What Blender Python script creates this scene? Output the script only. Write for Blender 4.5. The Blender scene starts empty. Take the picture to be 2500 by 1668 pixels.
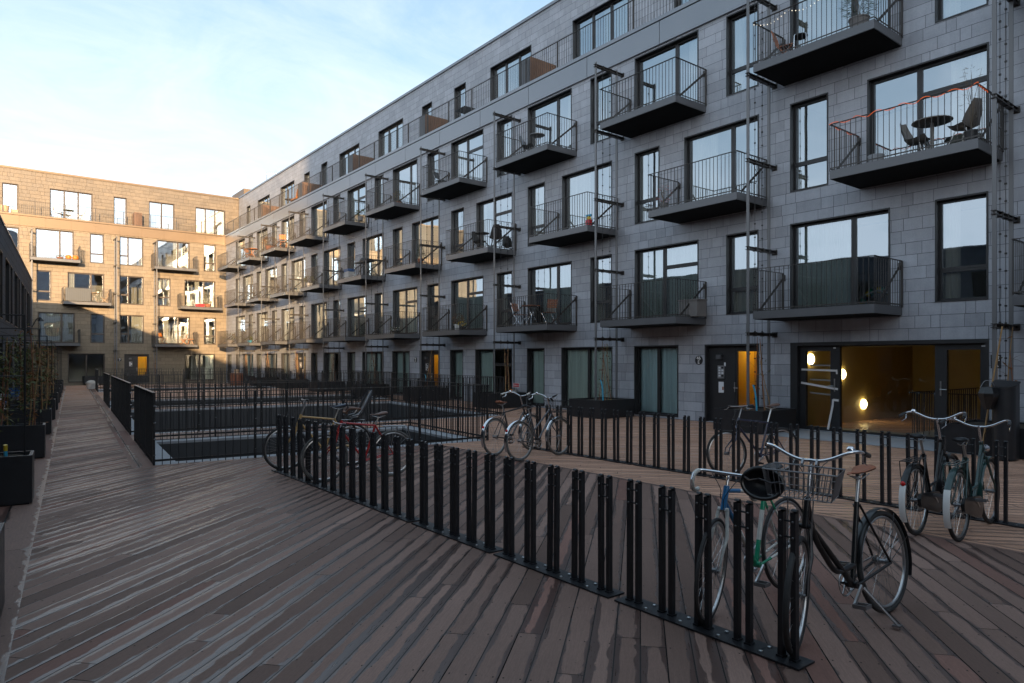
import bpy, math, random
from mathutils import Vector, Matrix
R = math.radians
random.seed(7)
sc = bpy.context.scene
COL = sc.collection

# ---------------------------------------------------------------- camera
cam = bpy.data.cameras.new("camera"); cam.lens = 24.0; cam.sensor_width = 36.0
cam.shift_y = 0.0176; cam.clip_start = 0.05; cam.clip_end = 2000.0
camo = bpy.data.objects.new("camera", cam); COL.objects.link(camo)
camo.location = (0, 0, 1.7); camo.rotation_euler = (R(90), 0, 0)
sc.camera = camo
sc.view_settings.view_transform = 'Standard'; sc.view_settings.look = 'None'
sc.view_settings.gamma = 1.0; sc.view_settings.use_curve_mapping = False
sc.view_settings.exposure = 2.5
sc.render.engine = 'CYCLES'
sc.cycles.use_denoising = True
sc.cycles.max_bounces = 8; sc.cycles.transparent_max_bounces = 16
sc.cycles.sample_clamp_indirect = 6.0
sc.cycles.caustics_reflective = False; sc.cycles.caustics_refractive = False

# sun travel: grazes the long facade, hits the far wing squarely
SUN_ELEV = 5.0
tx, ty = -0.345, 0.938
SUN_AZ = math.atan2(-tx, -ty)              # compass angle from +Y towards +X of the sun itself

# ---------------------------------------------------------------- node helpers
class E:
    """a value socket with arithmetic"""
    def __init__(s, t, k): s.t = t; s.k = k
    def _b(s, o, op, rev=False):
        n = s.t.nodes.new('ShaderNodeMath'); n.operation = op
        a, b = (o, s) if rev else (s, o)
        for i, q in enumerate((a, b)):
            if isinstance(q, E): s.t.links.new(q.k, n.inputs[i])
            else: n.inputs[i].default_value = q
        return E(s.t, n.outputs[0])
    def __add__(s, o): return s._b(o, 'ADD')
    def __radd__(s, o): return s._b(o, 'ADD')
    def __sub__(s, o): return s._b(o, 'SUBTRACT')
    def __rsub__(s, o): return s._b(o, 'SUBTRACT', True)
    def __mul__(s, o): return s._b(o, 'MULTIPLY')
    def __rmul__(s, o): return s._b(o, 'MULTIPLY')
    def __truediv__(s, o): return s._b(o, 'DIVIDE')
    def lt(s, o): return s._b(o, 'LESS_THAN')
    def gt(s, o): return s._b(o, 'GREATER_THAN')
    def mx(s, o): return s._b(o, 'MAXIMUM')
    def mn(s, o): return s._b(o, 'MINIMUM')
    def pw(s, o): return s._b(o, 'POWER')
    def _u(s, op):
        n = s.t.nodes.new('ShaderNodeMath'); n.operation = op
        s.t.links.new(s.k, n.inputs[0]); return E(s.t, n.outputs[0])
    def floor(s): return s._u('FLOOR')
    def frac(s): return s._u('FRACT')
    def abs(s): return s._u('ABSOLUTE')
    def ss(s, a, b):
        n = s.t.nodes.new('ShaderNodeMapRange'); n.interpolation_type = 'SMOOTHSTEP'
        s.t.links.new(s.k, n.inputs[0]); n.inputs[1].default_value = a; n.inputs[2].default_value = b
        return E(s.t, n.outputs[0])
def comb(t, x, y, z=0.0):
    n = t.nodes.new('ShaderNodeCombineXYZ')
    for i, q in enumerate((x, y, z)):
        if isinstance(q, E): t.links.new(q.k, n.inputs[i])
        else: n.inputs[i].default_value = q
    return n.outputs[0]
def sep(t, v):
    n = t.nodes.new('ShaderNodeSeparateXYZ'); t.links.new(v, n.inputs[0])
    return [E(t, n.outputs[i]) for i in range(3)]
def noise(t, v, scale, detail=4.0, rough=0.55, dist=0.0):
    n = t.nodes.new('ShaderNodeTexNoise'); t.links.new(v, n.inputs['Vector'])
    n.inputs['Scale'].default_value = scale; n.inputs['Detail'].default_value = detail
    n.inputs['Roughness'].default_value = rough; n.inputs['Distortion'].default_value = dist
    return E(t, n.outputs[0])
def white(t, v):
    n = t.nodes.new('ShaderNodeTexWhiteNoise'); n.noise_dimensions = '3D'
    t.links.new(v, n.inputs['Vector']); return E(t, n.outputs['Value'])
def mixc(t, f, a, b):
    n = t.nodes.new('ShaderNodeMix'); n.data_type = 'RGBA'
    if isinstance(f, E): t.links.new(f.k, n.inputs[0])
    else: n.inputs[0].default_value = f
    for q, i in ((a, 6), (b, 7)):
        if isinstance(q, tuple): n.inputs[i].default_value = (*q, 1)
        else: t.links.new(q, n.inputs[i])
    return n.outputs[2]
def scalec(t, c, f):
    n = t.nodes.new('ShaderNodeVectorMath'); n.operation = 'SCALE'
    if isinstance(c, tuple): n.inputs[0].default_value = c
    else: t.links.new(c, n.inputs[0])
    t.links.new(f.k, n.inputs['Scale']); return n.outputs[0]
def bump(t, h, dist, strength=1.0):
    n = t.nodes.new('ShaderNodeBump'); n.inputs['Distance'].default_value = dist
    n.inputs['Strength'].default_value = strength
    t.links.new(h.k, n.inputs['Height']); return n.outputs[0]
def newmat(name):
    m = bpy.data.materials.new(name); m.use_nodes = True
    t = m.node_tree; b = t.nodes['Principled BSDF']
    return m, t, b
def objco(t):
    n = t.nodes.new('ShaderNodeTexCoord'); return n.outputs['Object']
def worldco(t):
    n = t.nodes.new('ShaderNodeNewGeometry'); return n.outputs['Position']

# ---------------------------------------------------------------- world
w = bpy.data.worlds.new("World"); sc.world = w; w.use_nodes = True
t = w.node_tree; bg = t.nodes['Background']; bg.inputs[1].default_value = 0.14
sky = t.nodes.new('ShaderNodeTexSky'); sky.sky_type = 'NISHITA'; sky.sun_disc = False
sky.sun_elevation = R(SUN_ELEV); sky.sun_rotation = SUN_AZ
sky.air_density = 1.0; sky.dust_density = 0.6; sky.ozone_density = 2.0
tc = t.nodes.new('ShaderNodeTexCoord')
dx, dy, dz = sep(t, tc.outputs['Generated'])
zz = dz.mx(0.03)
cv = comb(t, dx / (zz + 0.25), dy / (zz + 0.25), 0.0)
n1 = noise(t, comb(t, (dx * 0.8 + dy * 0.6) / (zz + 0.25) * 0.55, (dy * 0.8 - dx * 0.6) / (zz + 0.25) * 1.5), 1.3, 7.0, 0.60, 0.8)
n2 = noise(t, cv, 2.6, 7.0, 0.66, 1.4)
low = 1.0 - dz.ss(0.12, 0.52)
cl = (low * 0.90 + (n1 * 0.55 + n2 * 0.45 - 0.5) * 2.1 + 0.07)
cl = cl.mx(0.0).mn(0.94)
CLOUD = (1.38, 1.52, 1.70)
n = t.nodes.new('ShaderNodeVectorMath'); n.operation = 'DOT_PRODUCT'; t.links.new(tc.outputs['Generated'], n.inputs[0])
n.inputs[1].default_value = (-tx * math.cos(R(SUN_ELEV)), -ty * math.cos(R(SUN_ELEV)), math.sin(R(SUN_ELEV)))
dt = E(t, n.outputs['Value']).mx(0.0)
lowb = 1.0 - dz.ss(0.02, 0.42)                              # bright milky cloud low in the sky
cloudc = scalec(t, CLOUD, lowb * 0.10 + 1.0 + dt.pw(4.0) * 1.6)
glow = scalec(t, (1.0, 0.88, 0.72), dt.pw(9.0) * 3.5 + dt.pw(70.0) * 9.0)
add_ = t.nodes.new('ShaderNodeVectorMath'); add_.operation = 'ADD'
t.links.new(mixc(t, cl, mixc(t, 0.72, sky.outputs[0], (0.62, 0.80, 0.95)), cloudc), add_.inputs[0]); t.links.new(glow, add_.inputs[1])
t.links.new(add_.outputs[0], bg.inputs[0])

# ---------------------------------------------------------------- sun
sl = bpy.data.lights.new("sun", 'SUN'); sl.energy = 1.9; sl.angle = R(0.5); sl.color = (1.0, 0.67, 0.36)
so = bpy.data.objects.new("sun", sl); COL.objects.link(so)
ce = math.cos(R(SUN_ELEV))
so.rotation_euler = Vector((tx * ce, ty * ce, -math.sin(R(SUN_ELEV)))).to_track_quat('-Z', 'Y').to_euler()
so.location = (60, -160, 40)

# ---------------------------------------------------------------- materials
def plain(name, col, rough=0.5, metal=0.0, spec=0.5, var=0.0, vs=8.0, bmp=0.0, emis=None, es=0.0, coat=0.0):
    m, t, b = newmat(name)
    b.inputs['Roughness'].default_value = rough; b.inputs['Metallic'].default_value = metal
    b.inputs['Specular IOR Level'].default_value = spec
    if coat: b.inputs['Coat Weight'].default_value = coat; b.inputs['Coat Roughness'].default_value = 0.1
    if var or bmp:
        n = noise(t, objco(t), vs, 5.0, 0.6)
        t.links.new(scalec(t, col, n * (2 * var) + (1.0 - var)), b.inputs['Base Color'])
        if bmp: t.links.new(bump(t, n, bmp), b.inputs['Normal'])
        t.links.new((n * 0.25 + (rough - 0.12)).mx(0.03).k, b.inputs['Roughness'])
    else: b.inputs['Base Color'].default_value = (*col, 1)
    if emis:
        b.inputs['Emission Color'].default_value = (*emis, 1); b.inputs['Emission Strength'].default_value = es
    return m
M = {}
def slate(name, base, rowh=0.262, ln=0.62, ro=0.34, spec=0.5):
    m, t, b = newmat(name)
    x, y, z = sep(t, objco(t)); h = x + y
    row = (z / rowh).floor(); fz = (z / rowh).frac()
    off = white(t, comb(t, row, 3.3)) * 0.9
    q = h / ln + off
    col = q.floor(); fx = q.frac()
    r1 = white(t, comb(t, col, row, 1.0)); r2 = white(t, comb(t, col, row, 7.0))
    cut = r2 * 0.5 + 0.28                                  # extra joint inside some slates
    has = r1.gt(0.62)
    sub = fx.gt(cut)
    r3 = white(t, comb(t, col, row, sub * has + 11.0))
    jx = fx.lt(0.011).mx(((fx - cut).abs()).lt(0.007) * has)
    jz = fz.lt(0.035)
    j = jx.mx(jz)
    n = noise(t, objco(t), 34.0, 6.0, 0.65); nb = noise(t, objco(t), 0.5, 4.0, 0.6)
    n8 = noise(t, objco(t), 6.0, 4.0, 0.6)
    streak = noise(t, comb(t, h * 5.0, z * 0.22), 1.4, 4.0, 0.6)
    br = (r3 * 0.27 + 0.865) * (n * 0.42 + 0.79) * (nb * 0.5 + 0.75) * (n8 * 0.34 + 0.83) * (streak * 0.30 + 0.85)
    c = scalec(t, base, br)
    c = mixc(t, n8.ss(0.52, 0.75) * 0.35, c, scalec(t, (base[0] * 1.06, base[1] * 0.96, base[2] * 0.9), br))
    t.links.new(mixc(t, j, c, (base[0] * .22, base[1] * .22, base[2] * .22)), b.inputs['Base Color'])
    t.links.new((r3 * 0.14 + n * 0.16 + ro).k, b.inputs['Roughness'])
    b.inputs['Specular IOR Level'].default_value = spec
    ht = (1.0 - j) * 0.7 + n * 0.32 + n8 * 0.9 + r3 * 0.3 + fz * -0.35 + (fx - 0.5) * (r1 - 0.5) * 1.6 + fz * (r2 - 0.5) * 0.8
    t.links.new(bump(t, ht, 0.012, 0.8), b.inputs['Normal'])
    return m
M['slate'] = slate('grey slate cladding', (0.335, 0.352, 0.392))
M['slate_bt'] = slate('brown slate cladding', (0.155, 0.125, 0.092))
M['slate_b'] = slate('sun-tinted slate cladding', (0.200, 0.160, 0.112))  # same slate, with the warm sunlight put into its colour
M['slate_l'] = slate('dark slate cladding', (0.078, 0.082, 0.095), 0.33, 0.9, 0.7, 0.15)
M['black'] = plain('black powder coat', (0.014, 0.0145, 0.016), 0.42, spec=0.4, var=0.25, vs=20)
M['blacky'] = plain('black steel plate', (0.016, 0.017, 0.020), 0.38, spec=0.5, var=0.4, vs=9, bmp=0.001)
M['frame'] = plain('dark window metal', (0.022, 0.022, 0.024), 0.4, var=0.15)
M['frame_b'] = plain('brown window metal', (0.06, 0.045, 0.035), 0.4, var=0.15)
M['slab'] = plain('dark grey balcony metal', (0.115, 0.117, 0.125), 0.36, metal=0.35, var=0.14, vs=3)
M['rail'] = plain('brown grey railing steel', (0.045, 0.040, 0.037), 0.4, metal=0.2)
M['band'] = plain('grey metal fascia', (0.25, 0.26, 0.28), 0.34, metal=0.65, var=0.10, vs=0.6)
M['band_b'] = plain('bronze metal fascia', (0.17, 0.12, 0.075), 0.42, metal=0.35, var=0.12, vs=0.6)
M['steel'] = plain('galvanised steel', (0.30, 0.30, 0.31), 0.38, metal=0.8, var=0.2, vs=14)
M['chrome'] = plain('chrome', (0.72, 0.72, 0.74), 0.16, metal=1.0)
M['alu'] = plain('brushed alloy', (0.5, 0.5, 0.5), 0.32, metal=1.0)
M['screen'] = plain('brown timber slats', (0.17, 0.095, 0.06), 0.55, var=0.3, vs=5)
M['room'] = plain('painted plaster', (0.52, 0.49, 0.44), 0.9)
M['roomfloor'] = plain('oak floor', (0.28, 0.19, 0.11), 0.5)
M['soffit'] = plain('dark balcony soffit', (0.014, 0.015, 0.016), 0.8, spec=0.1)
M['roof'] = plain('roofing felt', (0.06, 0.06, 0.062), 0.9, var=0.3)
M['conc'] = plain('grey concrete', (0.30, 0.31, 0.33), 0.75, var=0.22, vs=5, bmp=0.002)
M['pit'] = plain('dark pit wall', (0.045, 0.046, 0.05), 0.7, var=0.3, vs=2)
M['soil'] = plain('dark soil', (0.045, 0.035, 0.026), 0.95, var=0.5, vs=30, bmp=0.02)
M['white'] = plain('white paint', (0.72, 0.71, 0.69), 0.45, var=0.06)
M['tape'] = plain('white barrier tape', (0.62, 0.60, 0.60), 0.5, var=0.1)
M['paper'] = plain('white paper', (0.70, 0.71, 0.74), 0.8)
M['ink'] = plain('black print', (0.012, 0.012, 0.016), 0.5)
M['red'] = plain('red enamel', (0.50, 0.02, 0.035), 0.4)
M['hall'] = plain('brown hall paint', (0.48, 0.39, 0.18), 0.6, var=0.15, vs=3)
M['tgrey'] = plain('grey trellis steel', (0.15, 0.15, 0.155), 0.4, metal=0.35)
M['lobbyglass'] = plain('lit lobby lamp', (1, .85, .5), 0.5, emis=(1.0, 0.86, 0.50), es=3.6)
M['ochre'] = plain('ochre paint', (0.80, 0.50, 0.045), 0.7, var=0.1, vs=3)
M['teak'] = plain('red brown hardwood slats', (0.30, 0.115, 0.06), 0.5, var=0.3, vs=12)
M['birch'] = plain('pale wood', (0.55, 0.38, 0.24), 0.55, var=0.25, vs=12)
M['bamboo'] = plain('bamboo cane', (0.33, 0.20, 0.085), 0.6, var=0.35, vs=9)
M['redcane'] = plain('red brown stem', (0.22, 0.085, 0.045), 0.7, var=0.3, vs=9)
M['twig'] = plain('dry twigs', (0.12, 0.085, 0.045), 0.85, var=0.4, vs=15)
M['leaf'] = plain('dull green leaves', (0.10, 0.115, 0.035), 0.6, var=0.55, vs=7)
M['leafo'] = plain('russet leaves', (0.20, 0.085, 0.025), 0.65, var=0.5, vs=7)
M['fir'] = plain('fir needles', (0.045, 0.07, 0.04), 0.6, var=0.5, vs=9)
M['cyan'] = plain('blue plastic tube', (0.05, 0.36, 0.55), 0.4)
M['yellow'] = plain('yellow plastic', (0.75, 0.50, 0.04), 0.4)
M['orange'] = plain('orange glaze', (0.62, 0.20, 0.02), 0.35)
M['terra'] = plain('terracotta', (0.32, 0.12, 0.06), 0.75, var=0.2)
M['greypot'] = plain('grey pot', (0.16, 0.15, 0.145), 0.8, var=0.25)
M['greyplastic'] = plain('taupe plastic shell', (0.19, 0.175, 0.16), 0.5)
M['darkplastic'] = plain('black plastic', (0.022, 0.022, 0.024), 0.45)
M['rubber'] = plain('tyre rubber', (0.03, 0.029, 0.029), 0.75, var=0.2, vs=60)
M['rubberg'] = plain('grey tyre rubber', (0.10, 0.098, 0.095), 0.75, var=0.2, vs=60)
M['leather'] = plain('tan leather', (0.30, 0.10, 0.045), 0.42, var=0.25, vs=14)
M['brownleather'] = plain('brown leather', (0.13, 0.065, 0.045), 0.45, var=0.3, vs=14)
M['vinyl'] = plain('black vinyl', (0.025, 0.026, 0.03), 0.4, var=0.2)
M['navy'] = plain('navy vinyl', (0.022, 0.035, 0.065), 0.42, var=0.2)
M['pblack'] = plain('black gloss paint', (0.010, 0.010, 0.011), 0.28, spec=0.4, coat=0.25)
M['pgrey'] = plain('gunmetal paint', (0.075, 0.075, 0.085), 0.3, metal=0.3, coat=0.4)
M['pgrey2'] = plain('brown black paint', (0.04, 0.036, 0.036), 0.3, coat=0.4)
M['pred'] = plain('red gloss paint', (0.36, 0.022, 0.022), 0.28, coat=0.5)
M['pcream'] = plain('old gold paint', (0.45, 0.28, 0.11), 0.32, coat=0.4)
M['pblue'] = plain('blue gloss paint', (0.02, 0.16, 0.36), 0.28, coat=0.5)
M['pwhite'] = plain('off white paint', (0.62, 0.61, 0.57), 0.3, coat=0.4)
M['pgreen'] = plain('green gloss paint', (0.01, 0.28, 0.15), 0.28, coat=0.5)
M['pnavy'] = plain('dark blue paint', (0.018, 0.022, 0.055), 0.3, coat=0.4)
M['pbottle'] = plain('bottle green paint', (0.012, 0.045, 0.042), 0.28, coat=0.5)
M['bartape'] = plain('grey white bar tape', (0.55, 0.54, 0.50), 0.7, var=0.3, vs=40)
M['bolt'] = plain('dull bolt steel', (0.14, 0.14, 0.145), 0.4, metal=0.8)
M['reflector'] = plain('red reflector', (0.55, 0.01, 0.01), 0.15)
M['lampglass'] = plain('lit lamp glass', (1, .8, .5), 0.5, emis=(1.0, 0.70, 0.27), es=2.6)
M['lampcore'] = plain('lit lamp core', (1, .9, .7), 0.5, emis=(1.0, 0.80, 0.42), es=3.0)
M['fairy'] = plain('lit orange string', (0.6, 0.12, 0.03), 0.5, emis=(1.0, 0.16, 0.04), es=0.08)
M['fairyw'] = plain('lit white bulbs', (0.8, 0.8, 0.8), 0.5, emis=(1.0, 0.85, 0.6), es=0.22)
M['fabric'] = plain('pale linen', (0.6, 0.56, 0.5), 0.9)
M['screengrey'] = plain('grey felt screen', (0.12, 0.13, 0.14), 0.9)
M['blueplastic'] = plain('blue plastic', (0.03, 0.13, 0.35), 0.4)

def curtain(name, col):
    m, t, b = newmat(name)
    x, y, z = sep(t, objco(t))
    n = noise(t, comb(t, x * 6.0, 0.0, z * 0.12), 2.0, 3.0)
    t.links.new(scalec(t, col, n * 0.6 + 0.7), b.inputs['Base Color']); b.inputs['Roughness'].default_value = 0.95
    b.inputs['Subsurface Weight'].default_value = 0.0
    return m
M['curtain'] = curtain('pale green curtain', (0.80, 0.88, 0.82))
M['curtainb'] = curtain('pale blue curtain', (0.70, 0.86, 0.90))
M['curtainw'] = curtain('cream curtain', (0.80, 0.76, 0.66))

def glass(name, tint, base, ior):
    m = bpy.data.materials.new(name); m.use_nodes = True; t = m.node_tree
    for n in list(t.nodes): t.nodes.remove(n)
    out = t.nodes.new('ShaderNodeOutputMaterial'); mx = t.nodes.new('ShaderNodeMixShader')
    tr = t.nodes.new('ShaderNodeBsdfTransparent'); tr.inputs[0].default_value = (*tint, 1)
    gl = t.nodes.new('ShaderNodeBsdfGlossy'); gl.inputs['Roughness'].default_value = 0.012
    gl.inputs[0].default_value = (0.80, 0.91, 1.0, 1)
    fr = t.nodes.new('ShaderNodeFresnel'); fr.inputs[0].default_value = ior
    wob = noise(t, worldco(t), 0.55, 2.0, 0.5)
    t.links.new(bump(t, wob, 0.02, 0.25), gl.inputs['Normal'])
    f = (E(t, fr.outputs[0]) + base).mn(1.0)
    t.links.new(f.k, mx.inputs[0]); t.links.new(tr.outputs[0], mx.inputs[1]); t.links.new(gl.outputs[0], mx.inputs[2])
    t.links.new(mx.outputs[0], out.inputs[0])
    return m
M['glass'] = glass('coated window glass', (0.80, 0.84, 0.83), 0.40, 1.5)
M['glassg'] = glass('clear ground floor glass', (0.92, 0.97, 0.95), 0.04, 1.5)
M['glassd'] = glass('dark side window glass', (0.35, 0.37, 0.38), 0.0, 1.45)

# ---------------------------------------------------------------- frames of the courtyard
D_ = (-.61497, .78856); N_ = (-.78856, -.61497); UB = (.78856, .61497)
THR = math.atan2(.78856, -.61497)
O_R = Vector((UB[0] * 15.63, UB[1] * 15.63, 0))
THB = math.atan2(-.61497, -.78856)
O_B = Vector((UB[0] * 15.63 + D_[0] * 57.4, UB[1] * 15.63 + D_[1] * 57.4, 0))
NL = (.84039, .54194); DL = (-.54194, .84039)
THL = math.atan2(-.84039, .54194)
def WR(u, v, z=0.0): return Vector((O_R.x + D_[0] * u + N_[0] * v, O_R.y + D_[1] * u + N_[1] * v, z))
def WL(s, n, z=0.0): return Vector((DL[0] * s + NL[0] * n, DL[1] * s + NL[1] * n, z))

# deck: weathered boards, wet along the edges
m, t, b = newmat('weathered hardwood deck'); M['deck'] = m
P = worldco(t); px, py, pz = sep(t, P)
vv = 15.63 - (px * UB[0] + py * UB[1]); uu = px * D_[0] + py * D_[1]
nl = px * NL[0] + py * NL[1]; sL = px * DL[0] + py * DL[1]
A = R(10.6); ca, sa = math.cos(A), math.sin(A)
a1 = px * sa + py * ca; c1 = px * ca - py * sa            # along / across, main field
z2 = vv.lt(8.36)                                            # cross-laid field by the facade
al = a1 * (1.0 - z2) + c1 * z2; ac = c1 * (1.0 - z2) + a1 * z2
bord = vv.gt(8.28) * vv.lt(8.44)                            # border board
bord2 = vv.gt(1.62) * vv.lt(1.76)
bl = nl.lt(-0.3).mx(nl.gt(0.80) * nl.lt(1.09) * sL.gt(12.2) * sL.lt(46.4))                                            # boards along the left wall
bb = bord.mx(bord2)
al = al * (1.0 - bb) + uu * bb; ac = ac * (1.0 - bb) + (vv - 8.28) * bb
al = al * (1.0 - bl) + sL * bl; ac = ac * (1.0 - bl) + (nl + 0.3) * 0.50 * bl
W = 0.149
pi_ = (ac / W).floor(); pf = (ac / W).frac()
seg0 = al / 3.3 + white(t, comb(t, pi_, 5.0)) * 1.0
si = seg0.floor(); sf = seg0.frac()
r1 = white(t, comb(t, pi_, si, 2.0)); r2 = white(t, comb(t, pi_, si, 9.0)); r3 = white(t, comb(t, pi_, si, 4.0))
edge = (pf - 0.5).abs() * 2.0                               # 0 centre .. 1 edge
gv = comb(t, al * 0.9, ac * 9.0, r1 * 20.0)
n_st = noise(t, comb(t, al * 2.2, ac * 7.5, r1 * 30.0), 2.2, 7.0, 0.62, 0.15)   # blotchy wet line
n_big = noise(t, P, 0.35, 3.0, 0.5)
n_gr = noise(t, comb(t, al * 3.0, ac * 60.0, r2 * 9.0), 2.0, 5.0, 0.6)
n_fi = noise(t, comb(t, al * 22.0, ac * 90.0, r2 * 9.0), 1.6, 4.0, 0.7)
endw = 1.0 - ((sf - 0.5).abs() * 2.0)                       # distance to a board end
n_mod = noise(t, comb(t, al * 0.42, pi_ * 3.7, r2 * 5.0), 1.0, 2.0, 0.5)
half = pf.gt(0.5)
s_half = white(t, comb(t, pi_, si, half * 3.0 + 21.0))
wet = ((n_mod - 0.5) * 1.3 + (s_half - 0.55) * 0.55 + edge * 1.0 + (n_st - 0.5) * 1.25 + (r3 - 0.5) * 0.5 + (0.03 - endw).mx(0.0) * 9.0 + (n_big - 0.5) * 0.9)
wet = wet.ss(0.66, 0.735)
gap = pf.lt(0.05).mx(endw.lt(0.0018))
nail = ((al / 0.55).frac() - 0.5).abs().lt(0.013) * ((edge - 0.62).abs().lt(0.06))
tone = mixc(t, r1, (0.270, 0.175, 0.142), (0.172, 0.108, 0.086))
tone = mixc(t, (r2.gt(0.88)) * 0.6, tone, (0.22, 0.105, 0.082))
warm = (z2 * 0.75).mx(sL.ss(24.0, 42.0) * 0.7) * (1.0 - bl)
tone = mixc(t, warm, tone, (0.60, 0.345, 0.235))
dry = scalec(t, tone, (n_gr * 0.6 + 0.70) * (n_fi * 0.6 + 0.70) * (r3 * 0.45 + 0.78) * (n_big * 0.6 + 0.7))
wetc = scalec(t, mixc(t, 0.5, tone, (0.14, 0.075, 0.062)), n_gr * 0.3 + 0.36)
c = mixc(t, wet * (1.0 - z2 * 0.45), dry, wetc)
grit = noise(t, P, 55.0, 2.0, 0.5).ss(0.70, 0.76)
c = mixc(t, grit * 0.55, c, (0.03, 0.024, 0.02))
c = mixc(t, nail * 0.9, c, (0.012, 0.011, 0.010))
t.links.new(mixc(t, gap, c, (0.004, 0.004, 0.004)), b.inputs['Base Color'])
ro = (0.62 + n_gr * 0.2) - wet * 0.42 + gap * 0.3
t.links.new(ro.mx(0.12).k, b.inputs['Roughness'])
t.links.new((0.22 + wet * 0.22).k, b.inputs['Specular IOR Level'])
cup = 1.0 - edge.pw(3.0) * 0.35
t.links.new(bump(t, (1.0 - gap) * 1.4 + cup + n_gr * 0.22 * (1.0 - wet * 0.7) + r3 * 0.25, 0.006, 0.75), b.inputs['Normal'])

# ---------------------------------------------------------------- mesh builder
class MB:
    def __init__(s): s.v = []; s.f = []; s.mi = []; s.sm = []
    def add(s, vs, fs, mat=0, smooth=False):
        o = len(s.v); s.v += [tuple(p) for p in vs]
        for f in fs:
            s.f.append([i + o for i in f]); s.mi.append(mat); s.sm.append(smooth)
        return s
    def box(s, x0, x1, y0, y1, z0, z1, mat=0):
        if x0 > x1: x0, x1 = x1, x0
        if y0 > y1: y0, y1 = y1, y0
        if z0 > z1: z0, z1 = z1, z0
        return s.add([(x0, y0, z0), (x1, y0, z0), (x1, y1, z0), (x0, y1, z0), (x0, y0, z1), (x1, y0, z1), (x1, y1, z1), (x0, y1, z1)],
              [(3, 2, 1, 0), (4, 5, 6, 7), (0, 1, 5, 4), (1, 2, 6, 5), (2, 3, 7, 6), (3, 0, 4, 7)], mat)
    def bar(s, p, q, w, h, up=(0, 0, 1), mat=0):
        p = Vector(p); q = Vector(q); d = (q - p).normalized(); up = Vector(up)
        if abs(d.dot(up)) > 0.98: up = Vector((1, 0, 0))
        sd = d.cross(up).normalized() * (w / 2); u2 = sd.cross(d).normalized() * (h / 2)
        vs = [p - sd - u2, p + sd - u2, p + sd + u2, p - sd + u2, q - sd - u2, q + sd - u2, q + sd + u2, q - sd + u2]
        return s.add(vs, [(0, 1, 2, 3), (7, 6, 5, 4), (0, 4, 5, 1), (1, 5, 6, 2), (2, 6, 7, 3), (3, 7, 4, 0)], mat)
    def tube(s, pts, r, n=8, mat=0, closed=False, sq=None):
        pts = [Vector(p) for p in pts]; N = len(pts)
        rs = r if isinstance(r, (list, tuple)) else [r] * N
        vs = []; prev = None
        for i, p in enumerate(pts):
            if closed: tg = pts[(i + 1) % N] - pts[i - 1]
            else: tg = pts[min(i + 1, N - 1)] - pts[max(i - 1, 0)]
            tg = tg.normalized() if tg.length > 1e-9 else Vector((0, 0, 1))
            if prev is None:
                a = Vector((0, 0, 1)) if abs(tg.z) < 0.9 else Vector((1, 0, 0))
                nx = tg.cross(a).normalized()
            else: nx = (prev - tg * prev.dot(tg)).normalized()
            prev = nx; ny = tg.cross(nx)
            for k in range(n):
                an = 2 * math.pi * k / n
                vs.append(p + nx * (math.cos(an) * rs[i]) + ny * (math.sin(an) * rs[i] * (sq or 1)))
        fs = []
        for i in range(N if closed else N - 1):
            j = (i + 1) % N
            for k in range(n):
                k2 = (k + 1) % n
                fs.append((i * n + k, i * n + k2, j * n + k2, j * n + k))
        s.add(vs, fs, mat, n > 4)
        if not closed:
            o = len(s.v) - len(vs)
            s.f.append([o + k for k in range(n)][::-1]); s.mi.append(mat); s.sm.append(False)
            s.f.append([o + (N - 1) * n + k for k in range(n)]); s.mi.append(mat); s.sm.append(False)
        return s
    def lathe(s, prof, c=(0, 0, 0), n=16, mat=0, ax='z', cap=True):
        vs = []; c = Vector(c)
        for r, z in prof:
            for k in range(n):
                a = 2 * math.pi * k / n; x, y = r * math.cos(a), r * math.sin(a)
                vs.append(c + (Vector((x, y, z)) if ax == 'z' else Vector((x, z, y)) if ax == 'y' else Vector((z, x, y))))
        fs = []
        for i in range(len(prof) - 1):
            for k in range(n):
                k2 = (k + 1) % n; q = (i * n + k, i * n + k2, (i + 1) * n + k2, (i + 1) * n + k)
                fs.append(q if ax != 'y' else q[::-1])
        if cap:
            fs.append(tuple(range(n))[::-1]); fs.append(tuple(range((len(prof) - 1) * n, len(prof) * n)))
        return s.add(vs, fs, mat, True)
    def torus(s, c, Rm, r, n=36, k=8, mat=0, a0=0.0, a1=2 * math.pi, sq=1.0):
        full = abs(a1 - a0) > 6.28
        cnt = n if full else n + 1
        pts = [Vector((c[0] + Rm * math.cos(a0 + (a1 - a0) * i / n), c[1], c[2] + Rm * math.sin(a0 + (a1 - a0) * i / n))) for i in range(cnt)]
        return s.tube(pts, r, k, mat, closed=full, sq=sq)
    def ball(s, c, r, n=10, m=7, mat=0):
        r = r if isinstance(r, (tuple, list)) else (r, r, r); vs = []; fs = []
        for i in range(m + 1):
            th = math.pi * i / m
            for k in range(n):
                a = 2 * math.pi * k / n
                vs.append((c[0] + r[0] * math.sin(th) * math.cos(a), c[1] + r[1] * math.sin(th) * math.sin(a), c[2] + r[2] * math.cos(th)))
        for i in range(m):
            for k in range(n):
                k2 = (k + 1) % n
                fs.append((i * n + k, (i + 1) * n + k, (i + 1) * n + k2, i * n + k2))
        return s.add(vs, fs, mat, True)
    def leaf(s, p, L, wd, d, mat=0):
        d = Vector(d).normalized(); a = d.cross(Vector((random.uniform(-1, 1), random.uniform(-1, 1), random.uniform(-1, 1)))).normalized() * (wd / 2)
        p = Vector(p); m = p + d * (L * .5) + Vector((0, 0, -L * .06))
        return s.add([p, m - a, p + d * L + Vector((0, 0, -L * .2)), m + a], [(0, 1, 2, 3)], mat)
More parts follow.
